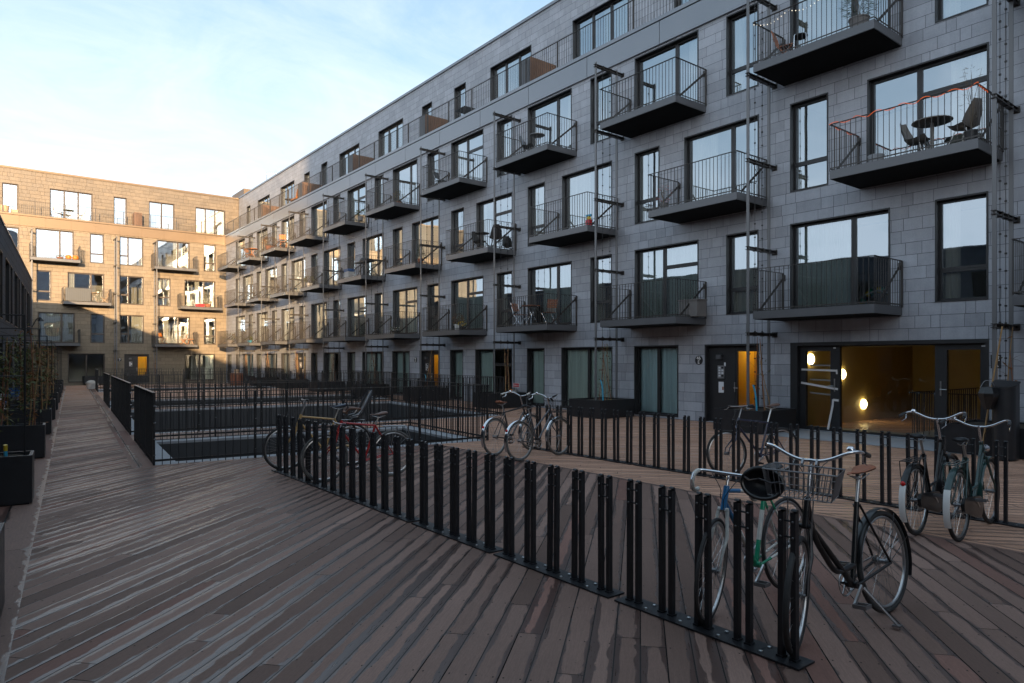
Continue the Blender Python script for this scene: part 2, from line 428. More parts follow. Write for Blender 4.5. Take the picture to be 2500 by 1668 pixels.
    def mesh(s, name, mats):
        me = bpy.data.meshes.new(name); me.from_pydata(s.v, [], s.f)
        for q in (mats if isinstance(mats, (list, tuple)) else [mats]): me.materials.append(M[q])
        me.polygons.foreach_set('material_index', s.mi); me.polygons.foreach_set('use_smooth', s.sm)
        me.validate(clean_customdata=False); me.update()
        if any(s.sm):
            try: me.set_sharp_from_angle(angle=0.7)
            except Exception: pass
        return me
    def obj(s, name, mats, parent=None, loc=None, rot=None):
        return inst(name, s.mesh(name, mats), parent, loc, rot)
def inst(name, me, parent=None, loc=None, rot=None):
    o = bpy.data.objects.new(name, me); COL.objects.link(o)
    if parent is not None: o.parent = parent
    if loc is not None: o.location = loc
    if rot is not None: o.rotation_euler = rot if isinstance(rot, (tuple, list)) else (0, 0, rot)
    return o
def tag(o, label, cat, group=None, kind=None):
    if label: o['label'] = label
    if cat: o['category'] = cat
    if group: o['group'] = group
    if kind: o['kind'] = kind
    return o
def thing(name, label, cat, loc=(0, 0, 0), rot=0.0, group=None):
    o = bpy.data.objects.new(name, None); COL.objects.link(o); o.empty_display_size = 0.2
    o.location = loc; o.rotation_euler = (0, 0, rot)
    return tag(o, label, cat, group)
def textmesh(txt, size, mat, depth=0.002, spacing=1.0):
    cu = bpy.data.curves.new('lettering', 'FONT'); cu.body = txt; cu.size = size; cu.extrude = depth
    cu.align_x = 'CENTER'; cu.align_y = 'CENTER'; cu.space_line = 0.85; cu.resolution_u = 3; cu.offset = size * 0.012
    ob = bpy.data.objects.new('lettering', cu); COL.objects.link(ob)
    bpy.context.view_layer.update()
    me = bpy.data.meshes.new_from_object(ob.evaluated_get(bpy.context.evaluated_depsgraph_get()))
    bpy.data.objects.remove(ob); bpy.data.curves.remove(cu)
    me.materials.clear(); me.materials.append(M[mat]); return me
# ================================================================ ground and pits
g = MB().box(-700, 700, -700, 700, -3.5, -3.3).obj('ground', 'roof'); tag(g, 'dark ground beneath the raised courtyard', None, kind='structure')
PITS = [(12.35, 16.25, 1.11, 7.35), (17.6, 26.2, 1.11, 11.05), (27.8, 32.7, 1.11, 11.7), (41.6, 46.2, 1.15, 10.6)]
mb = MB(); prev = -46.0
def dq(s0, s1, n0, n1, z=0.0):
    mb.add([WL(s0, n0, z), WL(s0, n1, z), WL(s1, n1, z), WL(s1, n0, z)], [(0, 1, 2, 3)])
for s0, s1, n0, n1 in PITS:
    dq(prev, s0, -2.05, 26); dq(s0, s1, -2.05, n0); dq(s0, s1, n1, 26); prev = s1
dq(prev, 53.0, -2.05, 26)
dk = mb.obj('deck', 'deck'); tag(dk, 'weathered hardwood deck of the courtyard, boards wet along their edges', None, kind='structure')
AN = math.atan2(NL[1], NL[0])
def inst_at_pit(i):
    s0, s1, n0, n1 = PITS[i]; Ln, Ls = n1 - n0, s1 - s0
    pit = bpy.data.objects.new('light_well', None); COL.objects.link(pit)
    pit.location = WL(s0, n0); pit.rotation_euler = (0, 0, AN); tag(pit, 'fenced light well down to the basement', None, kind='structure')
    q = MB(); e = 0.36; zb = -3.25
    q.box(0, Ln, 0, e, -0.06, -0.012); q.box(0, Ln, Ls - e, Ls, -0.06, -0.012)
    q.box(0, e, e, Ls - e, -0.06, -0.012); q.box(Ln - e, Ln, e, Ls - e, -0.06, -0.012)
    q.obj('rim', 'conc', pit)
    q = MB()
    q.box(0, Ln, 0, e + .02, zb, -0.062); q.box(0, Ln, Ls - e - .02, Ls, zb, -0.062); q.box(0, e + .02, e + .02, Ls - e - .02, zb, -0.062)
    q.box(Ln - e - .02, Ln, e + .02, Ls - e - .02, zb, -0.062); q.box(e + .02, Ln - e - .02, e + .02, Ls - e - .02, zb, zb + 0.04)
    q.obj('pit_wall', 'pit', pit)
    return pit
FLAB = ['black bar railing around the nearest light well, behind the cream and red bicycles',
        'long black bar railing around the second light well along the walkway',
        'black bar railing around the third light well, past the long one',
        'black bar railing around the farthest light well, by the sunlit back building']
for i in range(4):
    inst_at_pit(i)
    s0, s1, n0, n1 = PITS[i]; Ln, Ls = n1 - n0, s1 - s0; Hh = 1.17
    fr = thing('railing', FLAB[i], 'railing', WL(s0, n0), AN, 'railings around the light wells')
    q = MB(); k = 0.0; r_ = 0.026
    q.box(-r_, Ln + r_, -r_, r_, Hh - .012, Hh); q.box(-r_, Ln + r_, Ls - r_, Ls + r_, Hh - .012, Hh)
    q.box(-r_, r_, r_, Ls - r_, Hh - .012, Hh); q.box(Ln - r_, Ln + r_, r_, Ls - r_, Hh - .012, Hh)
    q.obj('top_rail', 'rail', fr)
    q = MB(); zb = .055
    for y in (0, Ls): q.box(0, Ln, y - .006, y + .006, zb, zb + .035)
    for x in (0, Ln): q.box(x - .006, x + .006, 0.007, Ls - .007, zb, zb + .035)
    q.obj('bottom_rail', 'black', fr)
    for side in range(4):
        q = MB(); L = Ln if side < 2 else Ls; n = int(L / 0.118)
        for j in range(1, n):
            a = L * j / n
            if side < 2:
                y = (0, Ls)[side]; q.box(a - .005, a + .005, y - .009, y + .009, -.10, Hh - .013)
            else:
                x = (0, Ln)[side - 2]; q.box(x - .009, x + .009, a - .005, a + .005, -.10, Hh - .013)
        q.obj('bar_panel', 'black', fr)
        m_ = max(2, round(L / 1.45))
        for j in range(m_ + (1 if side < 2 else 0)):
            a = L * j / m_
            if side >= 2 and j == 0: continue
            q = MB()
            if side < 2: cx, cy = a, (0, Ls)[side]
            else: cx, cy = (0, Ln)[side - 2], a
            q.box(cx - .017, cx + .017, cy - .024, cy + .024, -.14, Hh - .0125)
            for zz_ in (.16, .42, .68, .95):
                q.ball((cx, cy - .026, zz_), .011, 6, 4, 1); q.ball((cx + .019, cy, zz_), .011, 6, 4, 1)
            q.obj('post', ['black', 'chrome'], fr)

# ================================================================ facades
def wallmesh(x0, x1, z0, z1, ops, y=0.0, rev=0.24):
    q = MB(); zs = sorted({z0, z1} | {c for o in ops for c in o[2:4] if z0 < c < z1})
    for a, b in zip(zs, zs[1:]):
        inn = sorted([o for o in ops if o[2] <= a + 1e-6 and o[3] >= b - 1e-6])
        cur = x0
        for o in inn + [(x1, x1, 0, 0)]:
            if o[0] > cur + 1e-5: q.add([(cur, y, a), (o[0], y, a), (o[0], y, b), (cur, y, b)], [(0, 1, 2, 3)])
            cur = max(cur, o[1])
    for a, b, c, d in ops:
        yb = y - rev
        q.add([(a, y, c), (b, y, c), (b, y, d), (a, y, d), (a, yb, c), (b, yb, c), (b, yb, d), (a, yb, d)],
              [(0, 1, 5, 4), (1, 2, 6, 5), (2, 3, 7, 6), (3, 0, 4, 7)])
    return q
WC = {}
def winmesh(w_, h_, kind, fm, gm):
    key = (round(w_, 2), round(h_, 2), kind, fm, gm)
    if key in WC: return WC[key]
    w_, h_ = key[0], key[1]
    q = MB(); t_ = .032
    q.box(0, w_, -.22, .014, 0, t_); q.box(0, w_, -.22, .016, h_ - t_, h_)
    q.box(0, t_, -.22, .012, t_, h_ - t_); q.box(w_ - t_, w_, -.22, .012, t_, h_ - t_)
    def sash(a, b, c, d, k=.05, y0=-.2, y1=-.135):
        q.box(a, b, y0, y1, c, c + k); q.box(a, b, y0, y1, d - k, d); q.box(a, a + k, y0 - .002, y1 - .002, c + k, d - k); q.box(b - k, b, y0 - .002, y1 - .002, c + k, d - k)
    A, B, C, Dd = t_, w_ - t_, t_, h_ - t_
    if kind == 'transom': sash(A, B, C + .3 * h_, Dd); sash(A, B, C, C + .3 * h_ - .005, .045)
    elif kind == 'plain': sash(A, B, C, Dd)
    elif kind == 'doorA': m_ = A + (B - A) * .36; sash(A, m_, C, Dd, .055); sash(m_ + .004, B, C, Dd, .055)
    elif kind == 'doorB':
        m_ = A + (B - A) * .56; sash(A, m_, C + .69 * h_, Dd); sash(A, m_, C, C + .69 * h_ - .005); sash(m_ + .004, B, C, Dd, .055)
    elif kind == 'two': m_ = (A + B) / 2; sash(A, m_, C, Dd); sash(m_ + .004, B, C, Dd)
    elif kind == 'twot': m_ = A + (B - A) * .64; sash(A, m_, C, Dd); sash(m_ + .004, B, C + .32 * h_, Dd); sash(m_ + .004, B, C, C + .32 * h_ - .005)
    elif kind == 'three':
        a, b = A + (B - A) / 3, A + 2 * (B - A) / 3
        sash(A, a, C, Dd); sash(a + .004, b, C, Dd); sash(b + .004, B, C, Dd)
    fme = q.mesh('window_frame', fm)
    q = MB(); q.add([(A, -.165, C), (B, -.165, C), (B, -.165, Dd), (A, -.165, Dd)], [(3, 2, 1, 0)])
    WC[key] = (fme, q.mesh('pane', gm)); return WC[key]
CC = {}
def curtmesh(w_, h_, mat, f0, f1):
    key = (round(w_, 2), round(h_, 2), mat, f0, f1)
    if key in CC: return CC[key]
    q = MB(); n = max(6, int((f1 - f0) * w_ / .028)); vs = []
    for i in range(n + 1):
        x = w_ * (f0 + (f1 - f0) * i / n); y = -.255 + .03 * math.sin(i * 1.57) + .012 * math.sin(i * .41)
        vs += [(x, y, .03), (x, y * .6 + -.255 * .4, h_ - .02)]
    q.add(vs, [(2 * i, 2 * i + 2, 2 * i + 3, 2 * i + 1) for i in range(n)], 0, True)
    CC[key] = q.mesh('curtain', mat); return CC[key]
def window(par, op, kind, fm='frame', gm='glass', name='window', cur=None, y=0.0):
    a, b, c, d = op; f, p = winmesh(b - a, d - c, kind, fm, gm)
    o = inst(name, f, par, (a, y, c)); inst('pane', p, o)
    if cur: inst('curtain', curtmesh(b - a, d - c, *cur), o)
    return o
# ---- balcony
def railmesh(L, Dp, Hh, mat, sp=.112):
    q = MB()
    q.box(-.012, L + .012, Dp - .03, Dp + .012, Hh - .012, Hh); q.box(-.012, .03, .02, Dp - .03, Hh - .012, Hh); q.box(L - .03, L + .012, .02, Dp - .03, Hh - .012, Hh)
    q.box(0, L, Dp - .008, Dp + .002, .03, .055); q.box(-.002, .008, .02, Dp - .008, .03, .055); q.box(L - .008, L + .002, .02, Dp - .008, .03, .055)
    n = round(L / sp)
    for i in range(n + 1): x = L * i / n; q.box(x - .004, x + .004, Dp - .012, Dp + .003, -.02, Hh - .0125)
    n = round(Dp / sp)
    for s_ in (0, L):
        for i in range(n): y = Dp * i / n + .02; q.box(s_ - .007, s_ + .007, y - .004, y + .004, -.02, Hh - .0125)
    for s_ in (0, L): q.box(s_ - .02, s_ + .02, -.002, .045, -.02, Hh - .0127)
    return q.mesh('railing', mat)
def bracemesh(Dp, Hh, mat):
    q = MB(); q.bar((0, .05, Hh - .13), (0, Dp - .22, .03), .012, .055, mat=0); q.lathe([(.028, -.02), (.028, .02)], (0, .05, Hh - .12), 8, ax='z')
    q.box(-.03, .03, 0, .05, Hh - .2, Hh - .05)
    return q.mesh('brace', mat)
def slabmesh(L, Dp, mat):
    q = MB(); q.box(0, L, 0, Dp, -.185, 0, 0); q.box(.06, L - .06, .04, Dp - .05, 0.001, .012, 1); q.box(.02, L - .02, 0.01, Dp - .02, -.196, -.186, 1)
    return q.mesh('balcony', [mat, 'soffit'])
RL = 2.75; BM = {}
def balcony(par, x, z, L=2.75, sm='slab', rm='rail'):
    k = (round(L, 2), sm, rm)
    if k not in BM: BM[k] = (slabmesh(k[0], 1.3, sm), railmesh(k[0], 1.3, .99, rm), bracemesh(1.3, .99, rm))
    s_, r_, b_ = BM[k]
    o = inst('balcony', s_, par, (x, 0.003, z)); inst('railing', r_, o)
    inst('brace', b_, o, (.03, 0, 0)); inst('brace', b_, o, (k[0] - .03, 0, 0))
    return o

# ---------------------------------------------------------------- long facade on the right
F1, F2, F3, F4 = 2.88, 5.78, 8.67, 11.62
HD = 2.13
BS = [-.73, 4.37, 9.39, 14.5, 19.58, 24.72, 29.84, 34.93, 40.04, 45.09, 50.16]
RB = thing('apartment_building', 'long grey slate apartment building with rows of balconies, on the right', 'building', O_R, THR)
ops = []; wins = []
def add(op, kind, **k): ops.append(op); wins.append((op, kind, k))
rnd = random.Random(3)
for i, b in enumerate(BS):
    cw = ('curtainw', 0.0, .15 + .3 * rnd.random()); cw2 = ('curtainw', 1 - .15 - .35 * rnd.random(), 1.0)
    for Fz in (F1, F3):
        add((b + .45, b + 1.40, Fz, Fz + HD), 'transom', cur=rnd.choice([('curtainw', .0, .35), ('curtainw', .6, 1.0), ('curtainw', .0, 1.0)]))
        add((b + 2.29, b + 4.61, Fz, Fz + HD), rnd.choice(['doorA', 'doorB']) if i > 1 else 'doorA', name='balcony_door', cur=('curtain', .42 if i == 1 else 0.0, 1.0 if i in (1, 2, 4) else .75) if Fz == F1 and i < 6 else rnd.choice([cw, cw2, ('curtainw', .55, 1.0)]))
    add((b + .44, b + 2.77, F2, F2 + HD + .03), 'doorB' if i in (1, 4, 7) else 'doorA', name='balcony_door', cur=rnd.choice([cw, cw2, cw2]))
    add((b + 3.66, b + 4.61, F2, F2 + HD + .03), 'transom', cur=('curtainw', .72, 1.0) if i < 3 else rnd.choice([('curtainw', .0, 1.0), ('curtainw', .0, .45)]))
gf = [(12.37, 14.02, 'two', ('curtainb', 0.0, 1.0)), (14.93, 17.3, 'two', ('curtain', 0.0, 1.0)), (18.19, 19.15, 'plain', ('curtain', .25, 1.0)),
      (20.03, 22.42, 'doorB', ('curtain', .62, 1.0)), (23.3, 24.27, 'plain', ('curtain', .2, 1.0)), (27.71, 29.38, 'two', ('curtain', 0.0, 1.0)),
      (30.27, 32.64, 'two', ('curtain', .35, 1.0)), (33.5, 34.46, 'plain', ('curtainw', .1, 1.0)), (35.32, 37.67, 'two', ('curtainw', .5, .9)),
      (38.59, 39.55, 'plain', ('curtain', .0, .7)), (43.08, 44.66, 'two', ('curtainw', 0.0, 1.0)), (45.46, 47.83, 'two', ('curtainw', .4, 1.0)),
      (48.67, 49.7, 'plain', ('curtainw', .3, 1.0)), (50.53, 52.89, 'two', ('curtain', .3, .9)), (53.76, 54.68, 'plain', ('curtainw', .0, .8)), (55.9, 57.0, 'plain', None)]
for a, b, k, cu in gf: add((a, b, .06, 2.11), k, gm='glassg', cur=cu)
DOORS = [9.83, 25.16, 40.42]
for a in DOORS: ops.append((a, a + 1.64, .02, 2.11))
ops.append((4.81, 8.97, .02, 2.11))
wallmesh(-20, 57.4, -3.2, 10.86, ops).obj('wall', 'slate', RB)
for op, k, kw in wins: window(RB, op, k, **kw)
# set-back top storey
ops4 = []; w4 = []
for i, b in enumerate(BS[1:] + [55.3]):
    if b in (9.39, 24.72, 40.04, 55.3):
        w4 += [((b + .45, b + 1.38, F4, 14.03), 'plain', dict(gm='glass'))]
        if b < 55: w4 += [((b + 3.32, b + 4.25, F4, 14.03), 'plain', {})]
    else: w4 += [((b + 1.02, b + 3.74, F4, 14.03), 'three', dict(name='terrace_door', cur=('curtainw', 0.0, 1.0 if i % 2 else .5)))]
ops4 = [x[0] for x in w4]
wallmesh(-20, 58.8, 11.5, 15.06, ops4, y=-1.4).obj('top_storey_wall', 'slate', RB)
for op, k, kw in w4: window(RB, op, k, y=-1.4, **kw)
q = MB(); q.box(-20, 58.72, -1.75, -1.34, 15.06, 15.17); q.obj('roof_edge', 'band', RB)
q = MB(); q.box(-20, 60, -11.5, -1.75, 14.9, 15.0); q.obj('roof', 'roof', RB)
q = MB(); x = -20.0
while x < 57.3:
    q.box(x, min(x + 2.98, 57.3), -.12, .075, 10.86, 11.52); x += 3.0
q.box(-20, 57.4, -.14, .045, 10.88, 11.50)
q.obj('fascia', 'band', RB)
q = MB(); q.box(-20, 57.38, -.2, .10, 11.545, 11.655); q.box(-20, 57.4, -1.4, -.2, 11.4, 11.60); q.obj('terrace_edge', 'band', RB)
def terrace_rail(par, x0, x1, y, mat, z0=11.655):
    q = MB(); q.box(x0, x1, y - .02, y + .02, z0 + .97, z0 + .985); q.box(x0, x1, y - .006, y + .006, z0 + .06, z0 + .085)
    n = int((x1 - x0) / .115)
    for i in range(n + 1): x = x0 + (x1 - x0) * i / n; q.box(x - .0045, x + .0045, y - .006, y + .006, z0 + .02, z0 + .969)
    n = int((x1 - x0) / 1.72)
    for i in range(n + 1): x = x0 + (x1 - x0) * i / n; q.box(x - .022, x + .022, y - .026, y + .018, z0 - .05, z0 + .971)
    q.obj('terrace_railing', mat, par)
terrace_rail(RB, 2.0, 57.3, -.04, 'rail')
for c in (3.9, 11.6, 19.15, 26.56, 34.09, 41.37, 49.16):
    q = MB(); q.box(c + .03, c + .47, -1.36, -.16, 11.61, 12.66, 1)
    for i in range(13):
        y = -.15 - i * .098; q.box(c, c + .5, y - .075, y, 11.63, 12.72)
    q.box(c, c + .5, -.148, -.13, 11.63, 12.72, 2)
    q.obj('privacy_screen', ['screen', 'darkplastic', 'slab'], RB)
# floors, partitions and back walls inside
q = MB()
for z in (F1, F2, F3): q.box(-20, 57.3, -3.6, -.25, z - .34, z - .03)
for z, h in ((0, 2.5), (F1, 2.5), (F2, 2.5), (F3, 2.15)):
    q.box(-20, 4.6, -3.75, -3.6, z - .03, z + h) if z == 0 else None
    q.box(9.1 if z == 0 else -20, 57.3, -3.75, -3.6, z - .03, z + h)
    for i, b in enumerate(BS):
        if z == 0 and b < 6: continue
        q.box(b - .06, b + .06, -3.6, -.25, z, z + h)
q.box(-20, 57.3, -3.6, -.25, 10.86, 11.3)
q.box(-20, 58, -5.2, -1.65, 11.3, 11.58); q.box(-20, 58, -5.35, -5.2, 11.58, 14.9); q.box(-20, 58, -5.2, -1.65, 14.6, 14.88)
for b in BS: q.box(b - .06, b + .06, -5.2, -1.65, 11.58, 14.6)
q.obj('interior', 'room', RB)
q = MB(); q.box(9.4, 57.3, -3.6, -.25, -.25, .03); q.obj('interior_floor', 'roomfloor', RB)
q = MB(); q.box(-20, 57.4, -11.6, -11.4, -3.2, 15.0); q.box(-20.2, -20, -11.6, 0, -3.2, 11.5); q.obj('rear_wall', 'slate', RB)
# roof boxes and aerial
q = MB(); q.box(60.2, 63.6, -4.6, -2.2, 14.9, 16.35); q.box(57.0, 58.3, -4.6, -3.6, 14.9, 16.0); q.obj('roof_plant_box', 'band_b', RB)
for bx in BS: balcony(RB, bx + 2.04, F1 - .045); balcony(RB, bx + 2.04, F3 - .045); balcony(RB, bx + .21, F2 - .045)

# ---- street doors of the long facade: dark side panel, glazed leaf, lit ochre lobby
def street_door(par, a, signed=True):
    q = MB()
    q.box(0, 1.64, -.22, .015, 2.045, 2.09); q.box(0, .05, -.22, .012, 0, 2.045); q.box(1.59, 1.64, -.22, .012, 0, 2.045)
    q.box(.77, 1.59, -.2, -.13, 0, 2.045); q.box(.05, .77, -.2, -.14, 1.89, 2.044); q.box(.05, .12, -.2, -.14, 0, 1.89); q.box(.72, .77, -.2, -.14, 0, 1.89); q.box(.12, .72, -.2, -.14, 0, .38)
    o = q.obj('entrance_door', 'frame', par, (a, 0, .02))
    q = MB(); q.add([(.12, -.17, .38), (.72, -.17, .38), (.72, -.17, 1.89), (.12, -.17, 1.89)], [(3, 2, 1, 0)]); q.obj('pane', 'glassg', o)
    q = MB(); q.box(.775, .80, -.13, -.115, .82, 1.08); q.tube([(.787, -.11, .93), (.787, -.07, .93), (.66, -.07, .93)], .009, 8); q.obj('handle', 'alu', o)
    q = MB(); q.box(.03, .79, -1.32, -1.28, 0, 2.3); q.box(-.02, .03, -1.28, -.24, 0, 2.3); q.box(.8, .85, -1.28, -.24, 0, 2.3); q.box(.03, .8, -1.28, -.24, 2.26, 2.3); q.obj('lobby', 'ochre', o)
    q = MB(); q.lathe([(.12, 0), (.12, -.03), (.05, -.05)], (.42, -.75, 2.24), 14); q.obj('lobby_lamp', 'lobbyglass', o)
    q = MB(); q.box(1.10, 1.31, -.13, -.108, 1.17, 1.52); q.obj('entry_phone', 'steel', o)
    q = MB()
    for r_ in range(4):
        for c_ in range(2): q.box(1.125 + c_ * .09, 1.19 + c_ * .09, -.108, -.104, 1.22 + r_ * .072, 1.268 + r_ * .072, 1 if (c_ == 0 and r_ in (0, 3)) else 0)
    q.obj('button_panel', ['paper', 'ink'], o)
    q = MB(); q.box(1.16, 1.31, -.13, -.03, 1.69, 1.81); q.obj('door_lamp', 'slab', o)
    if signed:
        q = MB(); q.box(1.13, 1.29, -.13, -.127, .79, 1.08); q.box(1.135, 1.18, -.127, -.126, .86, .95, 1); q.obj('notice', ['paper', 'terra'], o)
        q = MB(); q.box(1.07, 1.12, -.13, -.127, 1.5, 1.6); q.obj('notice', 'paper', o)
    return o
for i, a in enumerate(DOORS): street_door(RB, a, i == 0)

# ---- big glazed stair entrance
q = MB(); e0, e1, h_ = 4.81, 8.97, 2.09
q.box(e0, e1, -.22, .018, 2.03, 2.11); q.box(e1 - .18, e1, -.22, .014, .02, 2.03); q.box(e0, e0 + .06, -.22, .014, .02, 2.03)
q.box(7.81, 8.03, -.2, -.1, .02, 2.03); q.box(8.64, 8.79, -.2, -.1, .02, 2.03); q.box(8.03, 8.64, -.2, -.1, 1.90, 2.03); q.box(8.03, 8.64, -.2, -.1, .02, .1)
q.box(5.59, 5.81, -.2, -.1, .02, 2.03); q.box(4.87, 4.99, -.2, -.1, .02, 2.03); q.box(4.99, 5.59, -.2, -.1, 1.9, 2.03); q.box(4.99, 5.59, -.2, -.1, .02, .1)
q.box(5.81, 7.81, -.2, -.12, 2.0, 2.03); q.box(5.81, 7.81, -.2, -.12, .02, .07)
EN = q.obj('stair_entrance', 'frame', RB)
q = MB(); q.add([(4.87, -.165, .05), (8.8, -.165, .05), (8.8, -.165, 2.03), (4.87, -.165, 2.03)], [(3, 2, 1, 0)]); q.obj('pane', 'glassg', EN)
for x, s_ in ((7.93, 1), (5.70, -1)):
    q = MB(); q.box(x - .013, x + .013, -.1, -.088, .95, 1.25); q.tube([(x, -.085, 1.08), (x, -.05, 1.08), (x + .13 * s_, -.05, 1.08)], .009, 8); q.obj('handle', 'alu', EN)
q = MB()
q.bar((8.74, -.092, 1.46), (7.88, -.092, 1.44), .004, .045); q.bar((7.885, -.092, 1.465), (7.87, -.088, 1.36), .004, .04, up=(1, 0, 0))
q.bar((8.75, -.092, 1.14), (7.85, -.092, 1.01), .004, .05)
q.bar((8.62, -.26, 1.56), (8.05, -.26, 1.56), .004, .035); q.bar((8.62, -.26, 1.22), (8.05, -.26, 1.2), .004, .035); q.bar((8.62, -.26, .9), (8.05, -.26, .86), .004, .035)
q.bar((7.96, -.09, .76), (7.83, -.09, .75), .004, .05); q.bar((7.96, -.088, .77), (7.97, -.082, .6), .004, .045, up=(1, 0, 0)); q.bar((7.97, -.082, .62), (8.07, -.06, .06), .004, .05, up=(1, 0, 0))
q.obj('tape_strips', 'tape', EN)
q = MB(); q.box(7.9, 7.96, -.099, -.096, 1.955, 1.985); q.box(4.9, 4.97, -.099, -.096, 1.955, 1.985); q.obj('door_stickers', 'paper', EN)
q = MB()
q.box(8.98, 9.08, -7, -.24, -2.9, 2.4); q.box(4.65, 4.75, -7, -.24, -2.9, 2.4); q.box(4.75, 8.98, -7.1, -7, -2.9, 2.4); q.box(4.75, 8.98, -7, -.24, 2.4, 2.5)
q.box(4.75, 7.9, -1.75, -1.35, 2.02, 2.4)
q.obj('stair_hall', 'hall', EN)
q = MB(); q.box(4.75, 8.98, -1.1, -.24, -.2, .015); q.box(4.75, 6.7, -7, -1.1, -.2, .015); q.box(6.7, 8.98, -7, -1.1, -3.0, -2.8)
for i in range(14): q.box(6.7, 8.98, -1.1 - .28 * (i + 1), -1.1 - .28 * i, -2.8, -.17 * (i + 1))
q.obj('stairs', 'conc', EN)
q = MB(); q.bar((6.66, -1.1, .95), (6.66, -5.2, .95), .05, .02); q.bar((6.66, -1.1, .95), (4.8, -1.1, .95), .05, .02)
for i in range(17): q.box(6.75 - .115 * i - .115, 6.75 - .115 * i - .105, -1.11, -1.09, .02, .94)
for i in range(28): q.box(6.65, 6.67, -1.25 - .14 * i, -1.24 - .14 * i, .02, .94)
q.obj('stair_railing', 'black', EN)
for v, z in ((-.92, 1.71), (-2.55, 1.31), (-3.75, .46)):
    q = MB(); q.lathe([(.135, 0), (.135, -.05), (.10, -.075)], (8.98, v, z), 20, ax='x'); o = q.obj('wall_lamp', 'lampglass', EN)
    q = MB(); q.lathe([(.098, -.0755), (.05, -.09), (.002, -.094)], (8.98, v, z), 20, ax='x', cap=False); q.obj('lamp_core', 'lampcore', o)
q = MB(); q.add([WR(9.2, 1.72, .006), WR(4.0, 1.72, .006), WR(4.0, 0.0, .006), WR(9.2, 0.0, .006)], [(0, 3, 2, 1)])
pv = q.obj('paving', 'conc'); tag(pv, 'pale concrete paving in front of the glazed stair entrance', None, kind='structure')

# ---- house numbers
def number_sign(par_frame, x, z, txt, label, loc, rot, square=False):
    r_ = thing('house_number', label, 'sign', loc, rot)
    q = MB()
    if square: q.box(-.085, .085, 0, .012, -.13, .13)
    else: q.lathe([(.125, 0), (.125, .012), (.118, .016)], (0, 0, 0), 24, ax='y')
    q.obj('plate', 'ink', r_)
    if txt:
        o = inst('lettering', textmesh(txt, .135, 'white'), r_, (0, .018, 0), (R(90), 0, R(180)))
    return r_
number_sign(0, 0, 0, "46\nE", 'round black house number 46 E beside the nearest ochre glazed door', WR(11.66, .004, 1.68), THR)
number_sign(0, 0, 0, "46\nD", 'small round black house number beside the second ochre glazed door', WR(27.15, .004, 1.68), THR)
number_sign(0, 0, 0, "52\nA", 'square black house number 52 A right of the glazed stair entrance', WR(4.60, .31, 1.66), THR, True)
# aerial
q = MB(); q.tube([(0, 0, 0), (0, 0, 1.75)], .02, 6); q.bar((-.9, 0, 1.55), (.75, 0, 1.75), .02, .02)
for i in range(9): x = -.85 + i * .19; q.bar((x, -.3, 1.555 + .121 * (x + .9)), (x, .3, 1.555 + .121 * (x + .9)), .008, .008)
q.bar((.6, -.3, 1.5), (.6, .3, 2.0), .01, .01); q.bar((.7, .3, 1.5), (.7, -.3, 2.0), .01, .01)
o = q.obj('aerial', 'steel', None, WR(55.5, -2.6, 15.0), R(20)); tag(o, 'thin television aerial on the roof edge of the long building', 'aerial')

# ---------------------------------------------------------------- back building across the end
BB = thing('apartment_building', 'sunlit beige slate apartment building across the far end of the courtyard', 'building', O_B, THB)
ops = []; wins = []
add((10.28, 12.46, F1, F1 + HD), 'doorA', name='balcony_door', cur=('curtainw', 0.0, .9)); add((8.45, 9.34, F1, F1 + HD), 'transom'); add((5.91, 7.48, F1, F1 + HD), 'twot', cur=('curtainw', .0, .5)); add((2.70, 4.98, F1, F1 + HD), 'doorA', name='balcony_door', cur=('curtainw', .65, .8)); add((.78, 1.69, F1, F1 + HD), 'transom')
add((11.68, 12.55, F2, F2 + HD), 'transom'); add((8.48, 10.73, F2, F2 + HD), 'doorA', name='balcony_door', cur=('curtainw', .8, 1.)); add((5.92, 7.5, F2, F2 + HD), 'twot'); add((4.08, 4.98, F2, F2 + HD), 'transom'); add((.83, 3.1, F2, F2 + HD), 'doorA', name='balcony_door', cur=('curtainw', .5, .65))
add((13.5, 14.4, F3, F3 + HD - .1), 'transom'); add((10.35, 12.6, F3, F3 + HD), 'doorA', name='balcony_door'); add((8.5, 9.37, F3, F3 + HD), 'transom'); add((5.95, 7.5, F3, F3 + HD), 'twot'); add((2.72, 5.0, F3, F3 + HD), 'doorA', name='balcony_door', cur=('curtainw', .3, .5)); add((.8, 1.7, F3, F3 + HD), 'transom')
add((8.43, 10.71, .06, 2.14), 'two', gm='glassg', fm='frame_b'); add((.84, 3.08, .06, 2.14), 'two', gm='glassg', fm='frame_b', cur=('curtainw', 0.0, .3))
ops.append((5.56, 7.2, .02, 2.11))
wallmesh(0, 24, -3.2, 10.86, ops).obj('wall', 'slate_b', BB)
for op, k, kw in wins: window(BB, op, k, **{**dict(fm='frame_b'), **kw})
w4 = [((13.5, 14.42), 'plain'), ((9.05, 11.68), 'three'), ((6.83, 7.7), 'plain'), ((3.52, 5.32), 'two'), ((-.3, 1.97), 'three')]
wallmesh(-1.38, 24, 11.5, 15.0, [(a[0], a[1], F4, 13.95) for a, k in w4], y=-1.4).obj('top_storey_wall', 'slate_bt', BB)
for a, k in w4: window(BB, (a[0], a[1], F4, 13.95), k, fm='frame_b', y=-1.4, cur=('curtainw', .5, .95) if a[0] < 3 else None, name='terrace_door' if k == 'three' else 'window')
q = MB(); q.box(-1.38, 24, -1.8, -1.34, 15.0, 15.12); q.obj('roof_edge', 'band_b', BB)
q = MB(); q.box(-10, 24, -11, -1.8, 14.8, 14.95); q.obj('roof', 'roof', BB)
q = MB(); x = 0.09
while x < 24: q.box(x, x + 1.475, -.12, .075, 10.86, 11.52); x += 1.49
